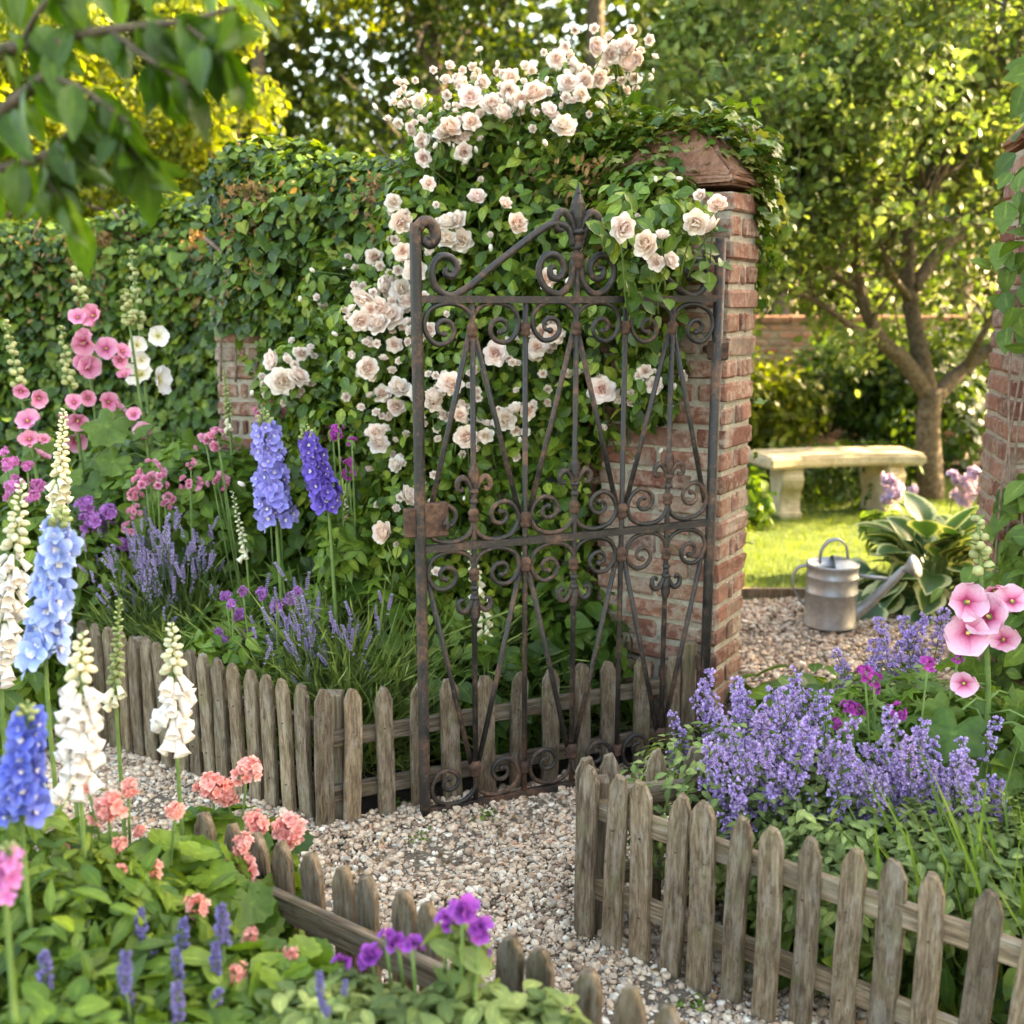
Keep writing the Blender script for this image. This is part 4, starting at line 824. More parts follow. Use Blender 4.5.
def support(x, yaw):
    prof = [(-.17, 0), (.18, 0), (.18, .045), (.135, .065), (.115, .12), (.13, .18), (.175, .235), (.19, .30), (.16, .335), (.175, .368), (-.175, .368), (-.16, .335), (-.175, .29), (-.15, .22), (-.125, .15), (-.13, .07), (-.17, .045)]
    bm = bmesh.new(); f = bm.faces.new([bm.verts.new((0, -p, z)) for p, z in prof]); e = bmesh.ops.extrude_face_region(bm, geom=[f])
    for v in bm.verts: v.co.x = -.075
    for v in e['geom']:
        if isinstance(v, bmesh.types.BMVert): v.co.x = .075
    bmesh.ops.recalc_face_normals(bm, faces=bm.faces[:]); bmesh.ops.bevel(bm, geom=bm.edges[:], offset=.010, segments=2, affect='EDGES'); bm.verts.index_update(); V = [v.co[:] for v in bm.verts]; by = {}
    for q in bm.faces: by.setdefault(len(q.verts), []).append([v.index for v in q.verts])
    bm.free(); g = Geo(); g.add(xf(V, MBN @ Matrix.Translation((x, .03, 0)) @ Matrix.Rotation(yaw, 4, 'Z')), [np.array(q) for q in by.values()]); part('support', g, M_STONE, bench, smooth=False)
support(-.36, -.15); support(.37, .15)

# ------------------------------------------------------------------ watering can
cp = G(829, 627); MC = Matrix.Translation((cp.x, cp.y, .012)) @ Matrix.Rotation(-.16, 4, 'Z')
can = thing('watering_can', 'old galvanised metal watering can with a long rose spout standing on the gravel', 'watering can', cp)
g = Geo(); g.lathe([(.0, .004), (.115, .004), (.122, .0), (.124, .01), (.120, .02), (.119, .16), (.1235, .165), (.1235, .172), (.1185, .177), (.118, .235), (.1225, .240), (.1225, .247), (.1175, .252), (.117, .288), (.122, .292), (.122, .302), (.115, .304), (.112, .285), (.05, .27)], 40, MC); part('body', g, M_ZINC, can)
g = Geo(); n = 24; V = []
for i in range(7):
    for a in np.linspace(-PI / 2, PI / 2, n): q = i / 6; V.append((.116 * math.cos(a) * (1 - q) + .0, .116 * math.sin(a) * (1 - q * .98), .300 + .035 * (1 - (1 - q) ** 2)))
g.add(xf(V, MC @ Matrix.Rotation(.0, 4, 'Z')), [gridF(n, 7)]); part('hood', g, M_ZINC, can)
def strap(P, w, d):
    g = Geo(); P = smooth_path(P, 7)
    for s in (-1, 1): pass
    D = [(P[min(i + 1, len(P) - 1)] - P[max(i - 1, 0)]).normalized() for i in range(len(P))]; V = []
    for p, t in zip(P, D):
        y = Vector((0, 1, 0)); nn = t.cross(y).normalized()
        for a, b in ((-1, -1), (1, -1), (1, 1), (-1, 1)): V.append(p + y * w * a + nn * d * b)
    m = len(P); i = np.arange(m - 1)[:, None] * 4; j = np.arange(4)[None]; j2 = (j + 1) % 4; g.add(xf([v[:] for v in V], MC), [np.stack([i + j, i + j2, i + 4 + j2, i + 4 + j], -1).reshape(-1, 4), np.array([[3, 2, 1, 0], [4 * m - 4, 4 * m - 3, 4 * m - 2, 4 * m - 1]])]); return g
part('top_handle', strap([(-.06, 0, .30), (-.055, 0, .36), (-.025, 0, .405), (.02, 0, .415), (.055, 0, .385), (.065, 0, .335), (.065, 0, .315)], .016, .005), M_ZINC, can)
part('back_handle', strap([(-.115, 0, .285), (-.155, 0, .275), (-.178, 0, .23), (-.172, 0, .17), (-.145, 0, .12), (-.118, 0, .09)], .013, .005), M_ZINC, can)
g = Geo(); P = [MC @ Vector(p) for p in ((.10, 0, .055), (.15, 0, .09), (.22, -.01, .17), (.285, -.02, .25), (.315, -.025, .292))]; g.tube(smooth_path(P, 4), np.interp(np.linspace(0, 1, 17), [0, .25, 1], [.036, .028, .016]), 14); sp = part('spout', g, M_ZINC, can)
d = (MC.to_3x3() @ Vector((.80, -.42, .42))).normalized(); R = d.to_track_quat('Z', 'Y').to_matrix().to_4x4(); R.translation = MC @ Vector((.312, -.025, .288))
g = Geo(); g.lathe([(.016, -.005), (.02, .02), (.052, .055), (.056, .06), (.056, .066), (.05, .070), (.03, .075), (.0, .077)], 24, R)
for q in range(5):
    for a in range(max(1, q * 6)): V, F, t_ = ball_t(.0022, 5, 3); r_ = q * .0105; g.add(xf(V + [r_ * math.cos(a * 2 * PI / max(1, q * 6)), r_ * math.sin(a * 2 * PI / max(1, q * 6)), .077 - .0013 * q], R), F)
part('sprinkler_rose', g, M_ZINC, sp)
g = Geo(); g.tube([MC @ Vector((.112, 0, .245)), MC @ Vector((.19, -.005, .242)), MC @ Vector((.262, -.016, .236))], .010, 10); part('spout_brace', g, M_ZINC, can)
# ------------------------------------------------------------------ climbing rose
CAMV = Vector((0, 0, H))
rose = thing('climbing_rose', 'climbing rose with blush blossoms spreading over the wall behind the iron gate', 'rose', (.0, 3.9, 0))
def EL(x, y, rx, ry, Y, dep=.26): c = A(x, y, Y); return (c, (px(rx, Y), dep, px(ry, Y)))
RB = [EL(560, 140, 85, 62, 3.95), EL(478, 150, 70, 62, 4.0), EL(440, 240, 62, 95, 3.95), EL(560, 250, 105, 100, 3.85), EL(375, 345, 52, 75, 3.95), EL(370, 440, 70, 95, 3.95), EL(500, 380, 110, 120, 3.8), EL(592, 350, 62, 115, 3.75),
      EL(300, 395, 38, 55, 4.05, .18), EL(430, 540, 75, 100, 3.75), EL(540, 500, 70, 90, 3.85), EL(650, 215, 52, 42, 3.55, .18), EL(655, 265, 42, 40, 3.5, .14), EL(650, 390, 28, 40, 3.52, .08), EL(340, 300, 40, 45, 4.1, .15), EL(652, 345, 36, 75, 3.52, .10)]
g = Geo(); leaf_mass(g, RB, 15500, T_OVAL, .047, shell=.45, up=.5, jit=.6, droop=.45)
DK = [EL(560, 620, 90, 100, 3.8, .2), EL(455, 640, 60, 80, 3.6, .2)]; leaf_mass(g, DK, 1700, T_OVAL, .05, shell=.3, up=.5)
for x, y, Y in [(612, 225, 3.22), (640, 240, 3.24), (665, 240, 3.26), (690, 215, 3.28), (700, 255, 3.3), (640, 285, 3.24), (675, 200, 3.27), (625, 205, 3.24)]:
    P = np.array([A(x + random.gauss(0, 14), y + random.gauss(0, 12), Y + random.gauss(0, .03))[:] for _ in range(16)]); put_leaves(g, T_OVAL, P, np.tile([0, -.8, .4], (16, 1)), .055, up=.4, jit=.45)
part('foliage', g, L_ROSE, rose)
g = Geo()
for k in range(26):
    x = random.uniform(400, 640); b = Vector((random.uniform(-.15, .5), random.uniform(3.75, 3.95), 0)); e = A(random.uniform(360, 660), random.uniform(90, 380), 3.95); m = b.lerp(e, .5) + Vector(rng.normal(size=3)) * .12; g.tube(smooth_path([b, b.lerp(m, .5) + Vector(rng.normal(size=3)) * .08, m, e], 6), np.linspace(random.uniform(.008, .015), .004, 19), 6)
part('stem', g, M_TWIG, rose); gst = Geo()
ROSES = """389,127,15 401,105,15 418,102,17 424,92,13 447,94,15 459,82,18 481,84,18 471,98,24 492,107,26 508,92,22 512,78,18 502,117,25 449,129,26 471,123,20 442,135,18 535,94,26 547,113,22 563,128,26 557,60,20 574,70,22 568,84,22 586,82,22 598,78,22 594,47,22 609,55,24 627,51,26 627,68,24 615,50,18
463,152,22 422,143,20 424,158,20 428,184,16 477,199,22 481,180,14 504,205,17 516,225,26 393,203,19 401,221,24 436,205,15 449,225,24 459,221,22 463,240,26 446,241,24 459,262,13 490,235,14 375,258,22 403,252,20 414,270,26 365,297,24 379,285,24 360,320,24 379,326,25 393,318,28 381,307,22 401,291,25 408,301,22 367,369,22 383,394,20 399,390,28 432,402,22 450,385,28 496,353,27 537,348,24 541,332,20 555,334,22 549,279,22 602,390,30 623,395,18 645,371,16 655,385,19 516,412,22 504,421,28 621,227,29 637,217,15 648,245,30 662,238,18 656,262,19 668,262,22 696,221,29 718,207,24 713,227,23 701,197,16
276,361,26 281,382,32 297,378,26 302,354,18 367,368,24 396,408,24 375,433,21 379,445,24 398,465,20 406,496,24 386,533,30 460,416,20 467,438,30 486,436,18 434,400,26 527,412,18 453,388,17 292,341,16 420,118,14 455,112,16 520,100,18 580,95,18 604,68,18 638,60,18 412,300,20 370,310,18 428,330,18 395,345,18 415,395,18 347,318,14"""
RM = []; RTS = [rose_t(.9) for _ in range(3)]
for i in range(5):
    g = Geo(); T = rose_t(1.0 if i < 3 else .7); g.add(*T[:2], 0, T[2]); V, F, t_ = ball_t(.10, 6, 4, .5, 1.3); g.add(V + [0, 0, -.12], F, 1, t_); RM.append(g.mesh('blossom', [P_ROSE if i != 2 else P_ROSEW, M_STEM]))
def ell_hit(d, default):
    best = None
    for c, r in RB:
        o = Vector([(CAMV[i] - c[i]) / r[i] for i in range(3)]); q = Vector([d[i] / r[i] for i in range(3)]); a, b, cc = q.dot(q), 2 * o.dot(q), o.dot(o) - 1; D = b * b - 4 * a * cc
        if D > 0:
            t = (-b - math.sqrt(D)) / (2 * a)
            if t > 0 and (best is None or t < best): best = t
    return best * d.y if best else default
def face_cam(p, up=.35, j=.45):
    v = ((CAMV - p).normalized() + Vector((0, 0, up)) + Vector(rng.normal(size=3)) * j).normalized(); return v.to_track_quat('Z', 'Y').to_matrix() @ Matrix.Rotation(random.uniform(0, 6.3), 3, 'Z')
rl = [tuple(map(float, q.split(','))) for q in ROSES.split()]
for i, (x, y, s) in enumerate(sorted(rl, key=lambda q: -q[2])[:99]):
    Y = 3.10 + .0008 * (x - 610) if (x > 606 and 190 < y < 280) else ell_hit(ray(x, y), 3.92) - .02
    p = A(x, y, Y); r = px(s, Y) * 1.06
    inst('blossom', random.choice(RM), rose, mat34(np.array(face_cam(p)) * r, p))
    b = p + Vector((random.uniform(-.05, .05), .12, -.12 - random.random() * .1)); gst.tube(smooth_path([p + Vector((0, .012, -.01)), p.lerp(b, .5) + Vector((0, .02, .01)), b], 3), .0025, 5)
part('flower_stalk', gst, M_STEM, rose)
g = Geo(); small = rl and sorted(rl, key=lambda q: -q[2])[99:] + [(x + random.gauss(0, 17), y + random.gauss(0, 15), random.uniform(14, 23)) for x, y, s in rl if (y < 150 or x < 415 or 330 < y < 450) for _ in (0, 1, 2, 3)]
random.shuffle(small); small = small[:430]
for x, y, s in small:
    if y > 125 and ell_hit(ray(x, y), 0) == 0: continue
    p = A(x, y, ell_hit(ray(x, y), 3.95) + random.uniform(-.03, .03)); T = RTS[random.randint(0, 2)]; g.add(xf(T[0], mat34(np.array(face_cam(p)) * px(s, p.y) * .55, p)), T[1], 0, T[2])
part('small_blossom', g, P_ROSE, rose, kind='stuff')
g = Geo()      # buds and small spent blooms in sprays
for k in range(95):
    if k < 50: x, y = random.choice([(400, 110), (440, 95), (480, 75), (490, 60), (600, 60), (560, 75), (520, 85), (385, 130), (430, 150), (645, 65)]); x += random.gauss(0, 14); y += random.gauss(0, 13)
    else: c, r_ = random.choice(RB); q = c + Vector((random.gauss(0, .6) * r_[0], -r_[1], random.gauss(0, .6) * r_[2])); dd = q - CAMV; x = y = None
    if x is None: p = q
    else: p = A(x, y, ell_hit(ray(x, y), 3.95) - random.uniform(0, .06))
    g.inst(T_DROP, framesz(np.array([[0, -.4, 1.0]]) + rng.normal(size=(1, 3)) * .5, [random.uniform(.014, .03)]), np.array([p[:]])); 
    e = A(515, 165, 4.0); g.tube(smooth_path([p, p + (e - p).normalized() * .05 + Vector((0, .01, -.03)), p + (e - p).normalized() * .14 + Vector((0, .03, -.08))], 3), .0016, 4, 1)
part('bud', g, [P_ROSEW, M_STEM], rose, kind='stuff')

# ------------------------------------------------------------------ spires: foxglove, delphinium, hollyhock
def spire(name, label, cat, top, low, Y, n, kind, mat, size, bud=.25, rad=.02, base_px=None, foot=None, group=None, leafT=T_LONG, leafM=None, nleaf=14, leafs=.16, budmat=None, eye=None, flname='floret', stemr=.006, taper=.6, zl=(.02, .35), eyemat=None, budn=None, one_sided=.55):
    Pt, Pl = A(*top, Y), A(*low, Y); f = Vector((foot[0], foot[1], 0)) if foot else Vector((Pl.x + (Pl.x - Pt.x) * .4, Y + random.uniform(-.02, .04), 0))
    t = thing(name, label, cat, f, group); ax = smooth_path([f, f.lerp(Pl, .55) + Vector((0, 0, 0)), Pl, Pl.lerp(Pt, .5), Pt], 8); g = Geo()
    g.tube(ax, np.linspace(stemr, stemr * .35, len(ax)), 7); part('stem', g, M_STEM, t); up = ax[16:]; L = (Pt - Pl).length
    def at(s): q = s * (len(up) - 1); i = min(int(q), len(up) - 2); return up[i].lerp(up[i + 1], q - i), (up[i + 1] - up[i]).normalized()
    me = []
    for v in range(4):
        g = Geo()
        if kind == 'bell': g.add(*T_BELL[:2], 0, T_BELL[2]); V, F, t_ = ball_t(.13, 6, 3, .1); g.add(V, F, 1, t_)
        elif kind == 'del':
            T = bloom5_t(.30, .50, .05, .03, .12); g.add(*T[:2], 0, T[2]); T = bloom5_t(.75, .45, .03, .0, .1, 4, .1); g.add(T[0] * .30 + [0, 0, .05], T[1], 1, T[2])
        elif kind == 'holly':
            T = bloom5_t(.50, .66, .07, .02, .05, 5, .05, 6); g.add(*T[:2], 0, T[2]); V, F, t_ = ball_t(.10, 7, 5, .8, 2.0); g.add(V + [0, 0, .17], F, 1, t_); V, F, t_ = ball_t(.2, 7, 4, .2); g.add(V + [0, 0, -.1], F, 2, t_)
        elif kind == 'ball': T = T_STAR5; g.add(*T[:2], 0, T[2])
        me.append(g.mesh(flname, [mat, eyemat or (M_STEM if kind == 'bell' else P_BEE), M_STEM]))
    gb = Geo(); gp = Geo()
    for i in range(n):
        if kind == 'del' and random.random() < .14: continue
        s = (i + .5) / n * (1 - bud); p, d = at(s); a = i * 2.39996 + random.uniform(-.3, .3); q = s
        x = d.cross(Vector((0, 1, 0))).normalized(); o = (x * math.cos(a) - Vector((0, 1, 0)) * math.sin(a)); sc = size * (1 - (1 - taper) * s) * (random.uniform(.62, 1.2) if kind == 'del' else random.uniform(.8, 1.15))
        toc = Vector((-.1, -1, .05))
        if kind == 'bell':
            o = (o + toc * one_sided).normalized(); z = (o * .62 + Vector((0, 0, -.85)) + Vector(rng.normal(size=3)) * .2).normalized(); pos = p + o * (rad * .4)
            x_ = o; R = frames_zy(np.array([z[:]]), np.array([(x_.cross(z))[:]]), [sc])[0]
            R = frames_zy(np.array([z[:]]), np.array([(Vector((0, 0, 1)).cross(o))[:]]), [sc])[0]
        else:
            o = (o + toc * one_sided * .5).normalized(); z = (o + Vector((0, 0, .12)) + Vector(rng.normal(size=3)) * .18).normalized(); pos = p + o * rad * (1 - .45 * s) * random.uniform(.6, 1.25); R = frames_zy(np.array([z[:]]), rng.normal(size=(1, 3)), [sc])[0]
            gp.tube([p - d * .01, pos - z * .0], .0016, 4)
        inst(flname, random.choice(me), t, mat34(R, pos))
    nb = budn or int(8 + L * bud * 160)
    for i in range(nb):
        s = 1 - bud + bud * (i + .3) / nb; p, d = at(min(s, .999)); a = i * 2.39996; x = d.cross(Vector((0, 1, 0))).normalized(); o = x * math.cos(a) - Vector((0, 1, 0)) * math.sin(a); k = 1 - (s - 1 + bud) / max(bud, .01)
        sc = size * (.22 + .42 * k); z = (o * .8 + Vector((0, 0, .5 - .9 * k if kind == 'bell' else .4))).normalized(); gb.inst(T_BUD, framesz(np.array([z[:]]), [sc]), np.array([(p + o * (rad * .35 * (.3 + k) + .004))[:]]))
    if nb: part('bud', gb, budmat or P_GREENBUD, t, kind='stuff')
    if gp.n: part('flower_stalk', gp, M_STEM, t)
    if nleaf:
        g = Geo(); k = nleaf; s = rng.uniform(*zl, k); a = rng.uniform(0, 2 * PI, k); st = [ax[min(int(q * 16), 15)] for q in s]; P = np.array([q[:] for q in st]); y = np.column_stack([np.cos(a), np.sin(a), rng.uniform(-.1, .7, k)])
        g.inst(leafT, frames(y, np.tile([0, 0, 1.0], (k, 1)) + rng.normal(size=(k, 3)) * .2, leafs * rng.uniform(.7, 1.2, k) * (1 - .5 * s)), P); part('leaves', g, leafM or L_MID, t)
    return t
GF = 'white foxglove spires in the left border'
spire('foxglove', 'white foxglove beside the deep blue delphinium, full bells down to the coral geraniums', 'foxglove', (82, 632), (80, 782), 1.80, 46, 'bell', P_WHITE, .043, .30, .030, group=GF, budmat=P_CREAM, flname='bell', leafM=L_LIGHT, nleaf=16)
spire('foxglove', 'white foxglove with a short spike of bells in front of the weathered picket row', 'foxglove', (172, 622), (176, 738), 2.15, 26, 'bell', P_WHITE, .047, .42, .028, group=GF, budmat=P_CREAM, flname='bell', leafM=L_MID, nleaf=12)
spire('foxglove', 'white foxglove cut by the photo edge beside the pale blue delphinium', 'foxglove', (22, 480), (2, 672), 2.25, 50, 'bell', P_WHITE, .045, .35, .032, group=GF, budmat=P_CREAM, flname='bell', nleaf=10)
spire('foxglove', 'tall foxglove in creamy green bud rising behind the pale blue delphinium', 'foxglove', (64, 408), (58, 520), 2.75, 16, 'bell', P_CREAM, .042, .62, .022, group=GF, budmat=P_CREAM, flname='bell', nleaf=6, budn=46)
spire('foxglove', 'thin green foxglove spike still in tight bud between two white foxgloves', 'foxglove', (119, 598), (116, 700), 2.3, 5, 'bell', P_CREAM, .034, .88, .016, group=GF, flname='bell', nleaf=10, budmat=P_GREENBUD, budn=44)
GD = 'delphinium spires'
spire('delphinium', 'pale blue delphinium spire beside the white foxglove at the photo edge', 'delphinium', (62, 505), (46, 665), 2.05, 48, 'del', P_DELL, .037, .12, .029, group=GD, leafT=T_PALM, leafs=.13, taper=.75)
spire('delphinium', 'deep blue delphinium spire nearest the viewer beside a white foxglove', 'delphinium', (28, 702), (22, 822), 1.62, 50, 'del', P_DELD, .028, .12, .026, group=GD, leafT=T_PALM, leafs=.12, taper=.8)
spire('delphinium', 'stout lilac blue delphinium spire below the bare brick buttress', 'delphinium', (263, 408), (276, 520), 3.6, 98, 'del', P_DELV, .040, .14, .050, group=GD, leafT=T_PALM, leafs=.22, nleaf=26, taper=.6, stemr=.009)
spire('delphinium', 'dark violet delphinium spire in front of the climbing rose', 'delphinium', (304, 424), (328, 508), 3.5, 84, 'del', P_DELP, .033, .14, .038, group=GD, leafT=T_PALM, leafs=.2, nleaf=20, taper=.7, stemr=.008)
GH = 'hollyhock spires in the left border'
def holly(label, top, low, Y, flowers, mat, size, budrange, nleaf=14, leafs=.2, buds=26, foot=None, group=GH, lowleaf=(.1, .95), eye=None, budmat=None):
    Pt, Pl = A(*top, Y), A(*low, Y); f = Vector((*foot, 0)) if foot else Vector((Pl.x + .02, Y, 0)); t = thing('hollyhock', label, 'hollyhock', f, group); ax = smooth_path([f, f.lerp(Pl, .5), Pl, Pl.lerp(Pt, .5) , Pt], 8)
    g = Geo(); g.tube(ax, np.linspace(.011, .004, len(ax)), 8); part('stem', g, M_STEM, t)
    T = bloom5_t(.42, .70, .07, .02, .05, 5, .05, 6); me = []
    for v in range(3):
        g = Geo(); T = bloom5_t(.38, .72, .11, .05, .08, 5, .12, 6); g.add(*T[:2], 0, T[2]); V, F, t_ = ball_t(.075, 7, 5, .8, 2.2); g.add(V + [0, 0, .16], F, 1, t_); V, F, t_ = ball_t(.2, 7, 4, .2); g.add(V + [0, 0, -.1], F, 2, t_); me.append(g.mesh('flower', [mat, P_YEL, M_STEM]))
    gp = Geo()
    for x, y, s in flowers:
        p = A(x, y, Y - .035 + random.uniform(-.015, .015)); inst('flower', random.choice(me), t, mat34(np.array(face_cam(p, .05, .38)) * px(s, Y) * .64, p)); q = min(ax, key=lambda v: (v - p).length); gp = Geo(); gp.tube([p + Vector((0, .01, 0)), q - Vector((0, 0, .015))], .003, 5); part('flower_stalk', gp, M_STEM, t)
    gb = Geo(); up = [a for a in ax if a.z > A(*budrange, Y).z]
    for i in range(buds):
        q = up[min(int(len(up) * i / buds), len(up) - 1)].lerp(up[min(int(len(up) * i / buds) + 1, len(up) - 1)], random.random()); a = i * 2.4; k = 1 - i / buds; o = Vector((math.cos(a), -math.sin(a), .5)); s = .014 + .018 * k
        gb.inst(T_BALL, framesz(np.array([o[:]]), [s]), np.array([(q + o * (.006 + .012 * k))[:]]), 0); gb.tube([q, q + o * .016 * k], .002, 4, 1)
        if i % 3 == 0: gb.inst(T_OVAL, frames(np.array([[math.cos(a + 1), -math.sin(a + 1), .5]]), np.array([[0, 0, 1.]]), [.03 + .02 * k]), np.array([q[:]]), 2)
    part('bud', gb, [budmat or P_GREENBUD, M_STEM, L_LIGHT], t, kind='stuff')
    g = Geo(); s = rng.uniform(*lowleaf, nleaf); P = np.array([ax[int(q * 20)][:] for q in s]); a = rng.uniform(0, 2 * PI, nleaf); y = np.column_stack([np.cos(a), np.sin(a) - .2, rng.uniform(-.2, .35, nleaf)]); L = leafs * rng.uniform(.7, 1.2, nleaf) * (1.15 - .45 * s)
    tip = P + nrm(y) * L[:, None] * .75
    for p, q in zip(P, tip): g.tube([p, (p + q) / 2 + [0, 0, .02], q], .003, 5, 1)
    y2 = nrm(y) * .6 + [0, -.2, -.6]; g.inst(T_LOBE, frames(y2, nrm(rng.normal(size=(nleaf, 3)) * .25 + [0, -.55, .8]), L), tip - nrm(y2) * (L * .0)[:, None]); part('leaves', g, [L_HOLLY, M_STEM], t); return t
holly('tall rosy pink hollyhock in front of the ivy wall', (72, 232), (106, 500), 4.45, [(78, 318, 16), (95, 316, 22), (84, 342, 22), (106, 349, 20), (86, 338, 17), (88, 368, 22), (82, 362, 16), (88, 398, 15), (108, 402, 18), (76, 440, 20), (118, 408, 14)], P_PINKH, .09, (80, 312), 16, .22)
holly('white hollyhock with two wide open flowers beside the rosy pink one', (131, 252), (150, 430), 4.4, [(141, 375, 27), (157, 380, 27), (158, 336, 19), (137, 345, 17), (142, 360, 17)], P_WHITEH, .1, (142, 338), 16, .24)
holly('slender pink hollyhock nearest the photo edge with small flowers along it', (6, 322), (36, 470), 4.2, [(21, 391, 14), (38, 398, 17), (28, 422, 22), (30, 440, 18), (41, 456, 16), (44, 440, 12)], P_PINKH, .08, (18, 390), 8, .18)
holly('short pink hollyhock in thin bud between the edge one and the tall one', (61, 328), (80, 450), 4.3, [(74, 403, 15), (78, 420, 20), (62, 420, 13)], P_PINKH, .08, (70, 390), 8, .18)
holly('hollyhock with one dark centred rose pink flower among big leaves', (125, 292), (150, 470), 4.3, [(143, 432, 18), (122, 352, 16), (125, 376, 14), (134, 415, 14), (120, 360, 14)], P_PINKH, .08, (128, 330), 22, .25, lowleaf=(.3, 1.0))
holly('pale pink hollyhock with dark throats standing in the right border', (978, 520), (988, 690), 2.62, [(966, 602, 38), (990, 617, 42), (969, 632, 42), (1012, 602, 30), (1003, 640, 28), (994, 590, 24), (964, 683, 26)], P_PALEH, .1, (985, 582), 26, .17, buds=16, lowleaf=(.4, 1.0), group='hollyhock in the right border')
spire('foxglove', 'cream budded foxglove spike standing just left of the bare brick buttress foot', 'foxglove', (224, 370), (230, 428), 4.2, 4, 'bell', P_CREAM, .036, .9, .016, group=GF, flname='bell', nleaf=6, budmat=P_GREENBUD, budn=40)
spire('foxglove', 'cream foxglove spike leaning below the lilac blue delphinium', 'foxglove', (232, 490), (246, 556), 3.7, 4, 'bell', P_CREAM, .03, .85, .014, group=GF, flname='bell', nleaf=6, budmat=P_CREAM, budn=30)
spire('foxglove', 'cream foxglove spike with small bells below the dark violet delphinium', 'foxglove', (342, 490), (352, 560), 3.65, 10, 'bell', P_CREAM, .032, .5, .016, group=GF, flname='bell', nleaf=8, budmat=P_CREAM, budn=24)
spire('foxglove', 'cream yellow foxglove seen through the lower half of the iron gate', 'foxglove', (470, 545), (490, 655), 3.45, 16, 'bell', P_CREAM, .042, .3, .02, group=GF, flname='bell', nleaf=10, budmat=P_CREAM)
spire('snapdragon', 'orchid pink snapdragon spike cut by the photo edge, lowest on that side', 'snapdragon', (10, 842), (6, 905), 1.35, 18, 'ball', P_SNAP, .018, .12, .014, nleaf=18, leafs=.08, leafM=L_LIGHT, flname='floret')

# ------------------------------------------------------------------ lavender and catmint
def spray_meshes(kind, mat, stemm, k=6):
    out = []
    for i in range(k):
        g = Geo(); L = 1.0; bend = random.uniform(-.16, .16) if kind == 'cat' else random.uniform(-.1, .1); P = smooth_path([(0, 0, 0), (bend * .3, 0, .5), (bend, 0, 1.0)], 5); g.tube(P, np.linspace(.008, .004, len(P)), 4, 1)
        if kind == 'lav':
            for z in np.concatenate([np.linspace(.70, 1.0, 9), [.60]]):
                m = 5; a = rng.uniform(0, 6.3) + np.arange(m) * 2 * PI / m; o = np.column_stack([np.cos(a), np.sin(a), np.full(m, .8)]); r = .020 * (1.25 - abs(z - .82) * 2.6)
                g.inst(T_DROP, framesz(o, rng.uniform(.026, .040, m)), np.column_stack([bend * z * z + np.cos(a) * r, np.sin(a) * r, np.full(m, z)]), 0)
        else:
            for z in np.concatenate([np.linspace(.30, .52, 3), np.linspace(.60, .99, 7)]) + rng.normal(size=10) * .015:
                m = int(8 - 5 * (z - .3)); a = rng.uniform(0, 6.3, m); r = (.085 - .055 * (z - .3)) * rng.uniform(.5, 1.3, m); o = np.column_stack([np.cos(a), np.sin(a), rng.uniform(-.1, .8, m)])
                g.inst(T_LIP, framesz(o, rng.uniform(.036, .062, m)), np.column_stack([bend * z * z + np.cos(a) * r, np.sin(a) * r, z + rng.normal(size=m) * .018]), 0)
                if z < .7: g.inst(T_LEAF, frames(np.column_stack([np.cos(a[:2]), np.sin(a[:2]), [.2, .2]]), np.tile([0, 0, 1.], (2, 1)), [.09, .08]), np.tile([[bend * z * z, 0, z - .02]], (2, 1)), 2)
        out.append(g.mesh('flower_spike', [mat, stemm, L_GREY]))
    return out
LAVM = spray_meshes('lav', P_LAV, M_STEMD); CATM = spray_meshes('cat', P_CAT, M_STEMD)
def spikes(t, meshes, tips, root, wide, name='flower_spike', fl=.3, k=.6):
    for p in tips:
        b = Vector(root) + Vector((random.gauss(0, wide), random.gauss(0, wide), 0)); b = Vector((p.x + (b.x - p.x) * k, p.y + (b.y - p.y) * k, 0)); d = (p - b).normalized(); L = fl * random.uniform(.85, 1.2); s = p - d * L
        R = np.array(d.to_track_quat('Z', 'Y').to_matrix() @ Matrix.Rotation(random.uniform(0, 6.3), 3, 'Z')) * L; inst(name, random.choice(meshes), t, mat34(R, s))
def spike_mass(g, tips, root, wide, fl, k, kind='lav'):
    for p in tips:
        b = Vector(root) + Vector((random.gauss(0, wide), random.gauss(0, wide), 0)); b = Vector((p.x + (b.x - p.x) * k, p.y + (b.y - p.y) * k, 0)); d = (p - b).normalized(); L = fl * random.uniform(.8, 1.2); q = p - d * L
        if kind == 'lav': z = np.concatenate([np.linspace(.70, 1.0, 7)]); T = T_DROP; m = 5
        else: z = np.concatenate([np.linspace(.4, .99, 7)]); T = T_LIP; m = 5
        m = len(z) * m; zz = np.repeat(z, m // len(z)); a = rng.uniform(0, 6.3, m); r = (.022 if kind == 'lav' else .06) * rng.uniform(.4, 1.3, m); o = np.column_stack([np.cos(a), np.sin(a), np.full(m, .7)])
        P = np.array(q[:]) + (np.array(d[:])[None] * zz[:, None] + np.column_stack([np.cos(a) * r, np.sin(a) * r, rng.normal(size=m) * .015])) * L; g.inst(T, framesz(o, L * rng.uniform(.032, .055, m)), P, 0); g.tube([q, p], .0016, 4, 1)
def in_bed(P): 
    a, b = A1[3], A1[-1]; c, d = c0, c1; s1 = (P[:, 1] - a.y) - (b.y - a.y) / (b.x - a.x) * (P[:, 0] - a.x); s2 = (P[:, 1] - c.y) - (d.y - c.y) / (d.x - c.x) * (P[:, 0] - c.x); return (s1 > .07) & (s2 > .07)
